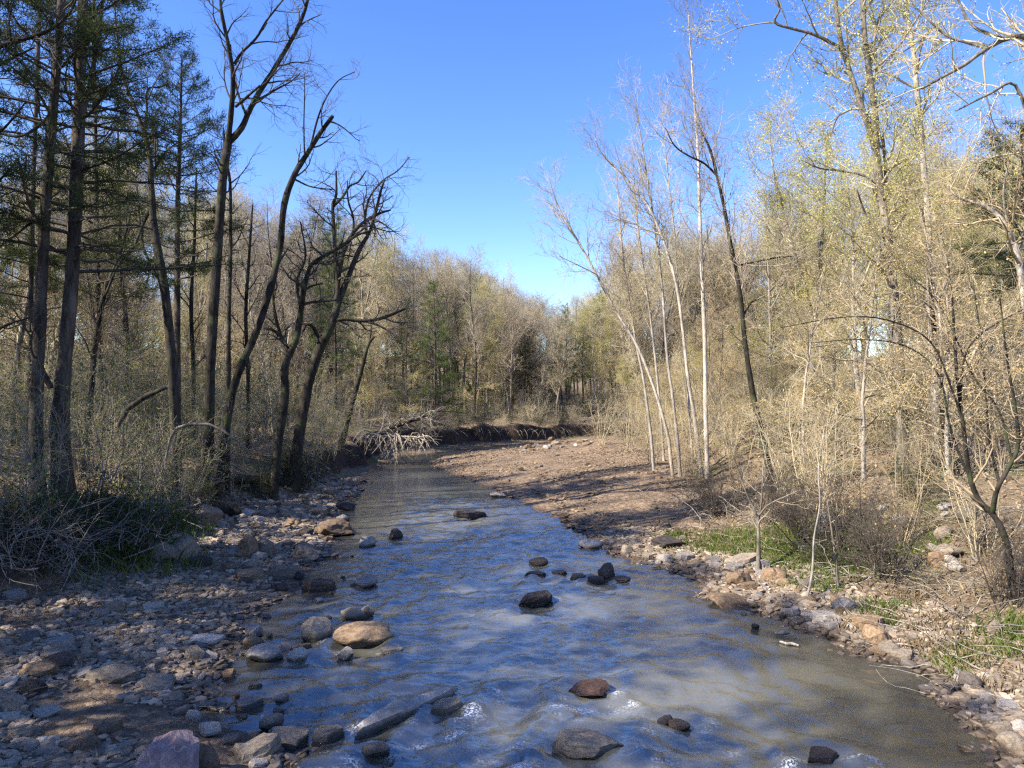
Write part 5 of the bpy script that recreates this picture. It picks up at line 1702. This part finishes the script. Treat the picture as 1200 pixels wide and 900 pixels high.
def roots_thing():
    g = np.random.default_rng(77)
    pts = [(436, 512), (446, 512), (456, 512), (466, 513), (476, 514), (486, 514), (495, 516)]
    D = 38
    o0 = at(465, 512, D)
    main, fine = Tubes(), Tubes()
    for (px, py) in pts:
        for i in range(8):
            p = at(px + g.normal() * 3, py - 2 + g.normal() * 2, D + g.normal() * .4)
            P, R = wander_stem(p, (g.normal() * .5 + .2, -1.0 + g.normal() * .3, .25), g.uniform(1.0, 2.2), .035 * g.uniform(.5, 1.2), .008, 10, g, .13, -.16)
            main.add(P, R, 5)
            S, SR, SL = kids(P, R, 4, .3, .95, 40, 12, .7, .3, .6, .015, 5, .15, -.12, g)
            fine.add(S, np.maximum(SR, .006), 3)
    P, R = wander_stem(at(428, 515, D - .3), (1, -.1, .12), 3.2, .07, .03, 12, g, .06, -.01)
    main.add(P, R, 7)
    root = thing('exposed_roots', 'bleached tree roots hanging from the undercut bank over the pool', 'roots', o0)
    link('root_stock', main.mesh('root_stock', True, o0), M['dead_wood'], root)
    link('rootlets', fine.mesh('rootlets', True, o0), M['bark_grey'], root)


roots_thing()
g_ = np.random.default_rng(88)
mb_, fb_ = Tubes(), Tubes()
o0_ = hit(560, 510)
for px in np.linspace(500, 668, 60):
    p = hit(px + g_.normal() * 2, 506)
    P_, R_ = wander_stem(p + np.array((0, -.15, .05)), (g_.normal() * .6, -.7, .1), g_.uniform(.6, 1.6), .022 * g_.uniform(.5, 1.4), .006, 9, g_, .15, -.20)
    mb_.add(P_, R_, 4)
    S_, SR_, SL_ = kids(P_, R_, 3, .2, .95, 40, 12, .6, .3, .6, .012, 5, .15, -.14, g_)
    fb_.add(S_, np.maximum(SR_, .005), 3)
rt_ = thing('exposed_roots', 'fringe of thin dark roots trailing from the lip of the far bank', 'roots', o0_)
link('root_stock', mb_.mesh('root_stock', True, o0_), M['bark_grey'], rt_)
link('rootlets', fb_.mesh('rootlets', True, o0_), M['bark_dark'], rt_)

# ------------------------------------------------------------------ bushes one can tell apart
BUSH = [
    ('dark', 0, 25, 650, 1.2, 'dark leafy bush at the foot of the dead branch heap, by the view edge'),
    ('dark', 1, 95, 655, 1.3, 'dark leafy bush sprawling below the thickest pine trunk'),
    ('dark', 0, 150, 648, 1.0, 'dark leafy bush low over the shaded shingle edge'),
    ('dark', 0, 185, 628, 1.0, 'dark leafy bush beside the steeply leaning grey slab'),
    ('dark', 1, 230, 590, .9, 'dark leafy bush at the base of the tall forked tree'),
    ('dark', 1, 310, 585, 1.2, 'dark leafy bush at the foot of the gnarled tree'),
    ('dark', 0, 345, 575, 1.6, 'ivy dark bush smothering the base of the mossy leaning tree'),
    ('dark', 0, 130, 612, .9, 'bright weedy bush in the gap between the pine trunks and the dead sticks'),
    ('leafy', 0, 15, 640, 2.2, 'leafy bush crowding the edge of the view under the pines'),
    ('leafy', 1, 110, 590, 2.6, 'leafy bush spreading flat sprays in front of the thin dark stems'),
    ('leafy', 0, 175, 585, 2.0, 'leafy bush left of the high forked trunk'),
    ('leafy', 1, 230, 570, 2.4, 'leafy bush with pale green sprays between the forked trunks'),
    ('leafy', 1, 365, 552, 2.6, 'leafy bush behind the mossy leaning tree'),
    ('leafy', 1, 425, 520, 2.8, 'leafy bush leaning out over the pool above the red clay'),
    ('leafy', 0, 390, 535, 2.2, 'leafy bush at the top of the red clay bank'),
    ('leafy', 1, 165, 610, 1.9, 'leafy bush with light green sprays over the grey stick tangle'),
    ('leafy', 0, 215, 600, 1.7, 'leafy bush in front of the high forked trunk, over the mossy boulder'),
    ('leafy', 1, 275, 585, 2.1, 'leafy bush with light green sprays in front of the leaning dark tree'),
    ('leafy', 0, 335, 560, 2.0, 'leafy bush between the gnarled tree and the mossy leaning tree'),
    ('leafy', 1, 380, 545, 2.4, 'leafy bush spilling over the cut bank toward the bare roots'),
    ('leafy', 1, 60, 600, 2.4, 'leafy bush half hiding the thickest pine trunk'),
    ('leafy', 0, 135, 570, 2.2, 'leafy bush between the thickest pine and the thin dark stem'),
    ('brush', 0, 705, 522, 3.0, 'pale bare brush fanning low over the end of the gravel bar'),
    ('brush', 0, 735, 530, 3.2, 'pale bare brush at the feet of the leaning aspen'),
    ('brush', 0, 765, 545, 2.8, 'pale bare brush around the half height aspen'),
    ('brush', 0, 720, 512, 3.4, 'pale bare brush behind the far crest of gravel'),
    ('brush', 1, 800, 560, 2.6, 'pale bare brush in front of the white aspen pole'),
    ('leafy', 1, 815, 570, 1.6, 'green sprayed bush at the foot of the tallest aspen'),
    ('red', 0, 845, 605, 1.6, 'dark brown thorny bush against the bank behind the grass'),
    ('red', 0, 905, 615, 1.7, 'dark brown thorny bush right behind the forked sapling'),
    ('red', 1, 950, 640, 1.6, 'dark brown thorny bush near the white barked sapling'),
    ('red', 1, 1000, 660, 1.8, 'dark brown thorny bush in the middle of the slope thicket'),
    ('red', 0, 1045, 675, 1.6, 'dark brown thorny bush below the big grey barked tree'),
    ('red', 0, 1180, 715, 1.3, 'dark brown thorny bush around the foot of the crooked shrub tree'),
    ('brush', 1, 870, 585, 3.0, 'tan twiggy bush spreading behind the brown thicket'),
    ('brush', 0, 925, 590, 2.8, 'tan twiggy bush between the dark leaning tree and the pale block'),
    ('brush', 1, 990, 620, 2.6, 'tan twiggy bush above the pale block'),
    ('brush', 1, 1050, 640, 2.4, 'tan twiggy bush on the slope above the pale round boulder'),
    ('brush', 0, 1150, 650, 2.2, 'tan twiggy bush behind the crooked curving stems'),
    ('dark', 0, 1010, 668, .7, 'small green leaved bush at the back of the grass strip'),
    ('dark', 1, 960, 662, .6, 'low green leaved bush under the white barked sapling'),
    ('dark', 0, 1070, 585, .9, 'mossy green mound bush on the slope crest'),
]
for k, i, px, py, h, lab in BUSH:
    p = hit(px, py)
    plant(k, i, p[0], p[1], h, lab, {'dark': 'dark leafy bushes of the shore', 'leafy': 'leafy bushes of the shore', 'brush': 'twiggy bushes of the shore', 'red': 'thorny brown bushes of the slope'}[k], sink=.03)
for lst in KINDS.values():
    for pr in lst:
        if pr.name not in _used:
            for c in list(pr.children):
                bpy.data.objects.remove(c)
            bpy.data.objects.remove(pr)
for o in scene.objects:
    if 'h' in o:
        del o['h']
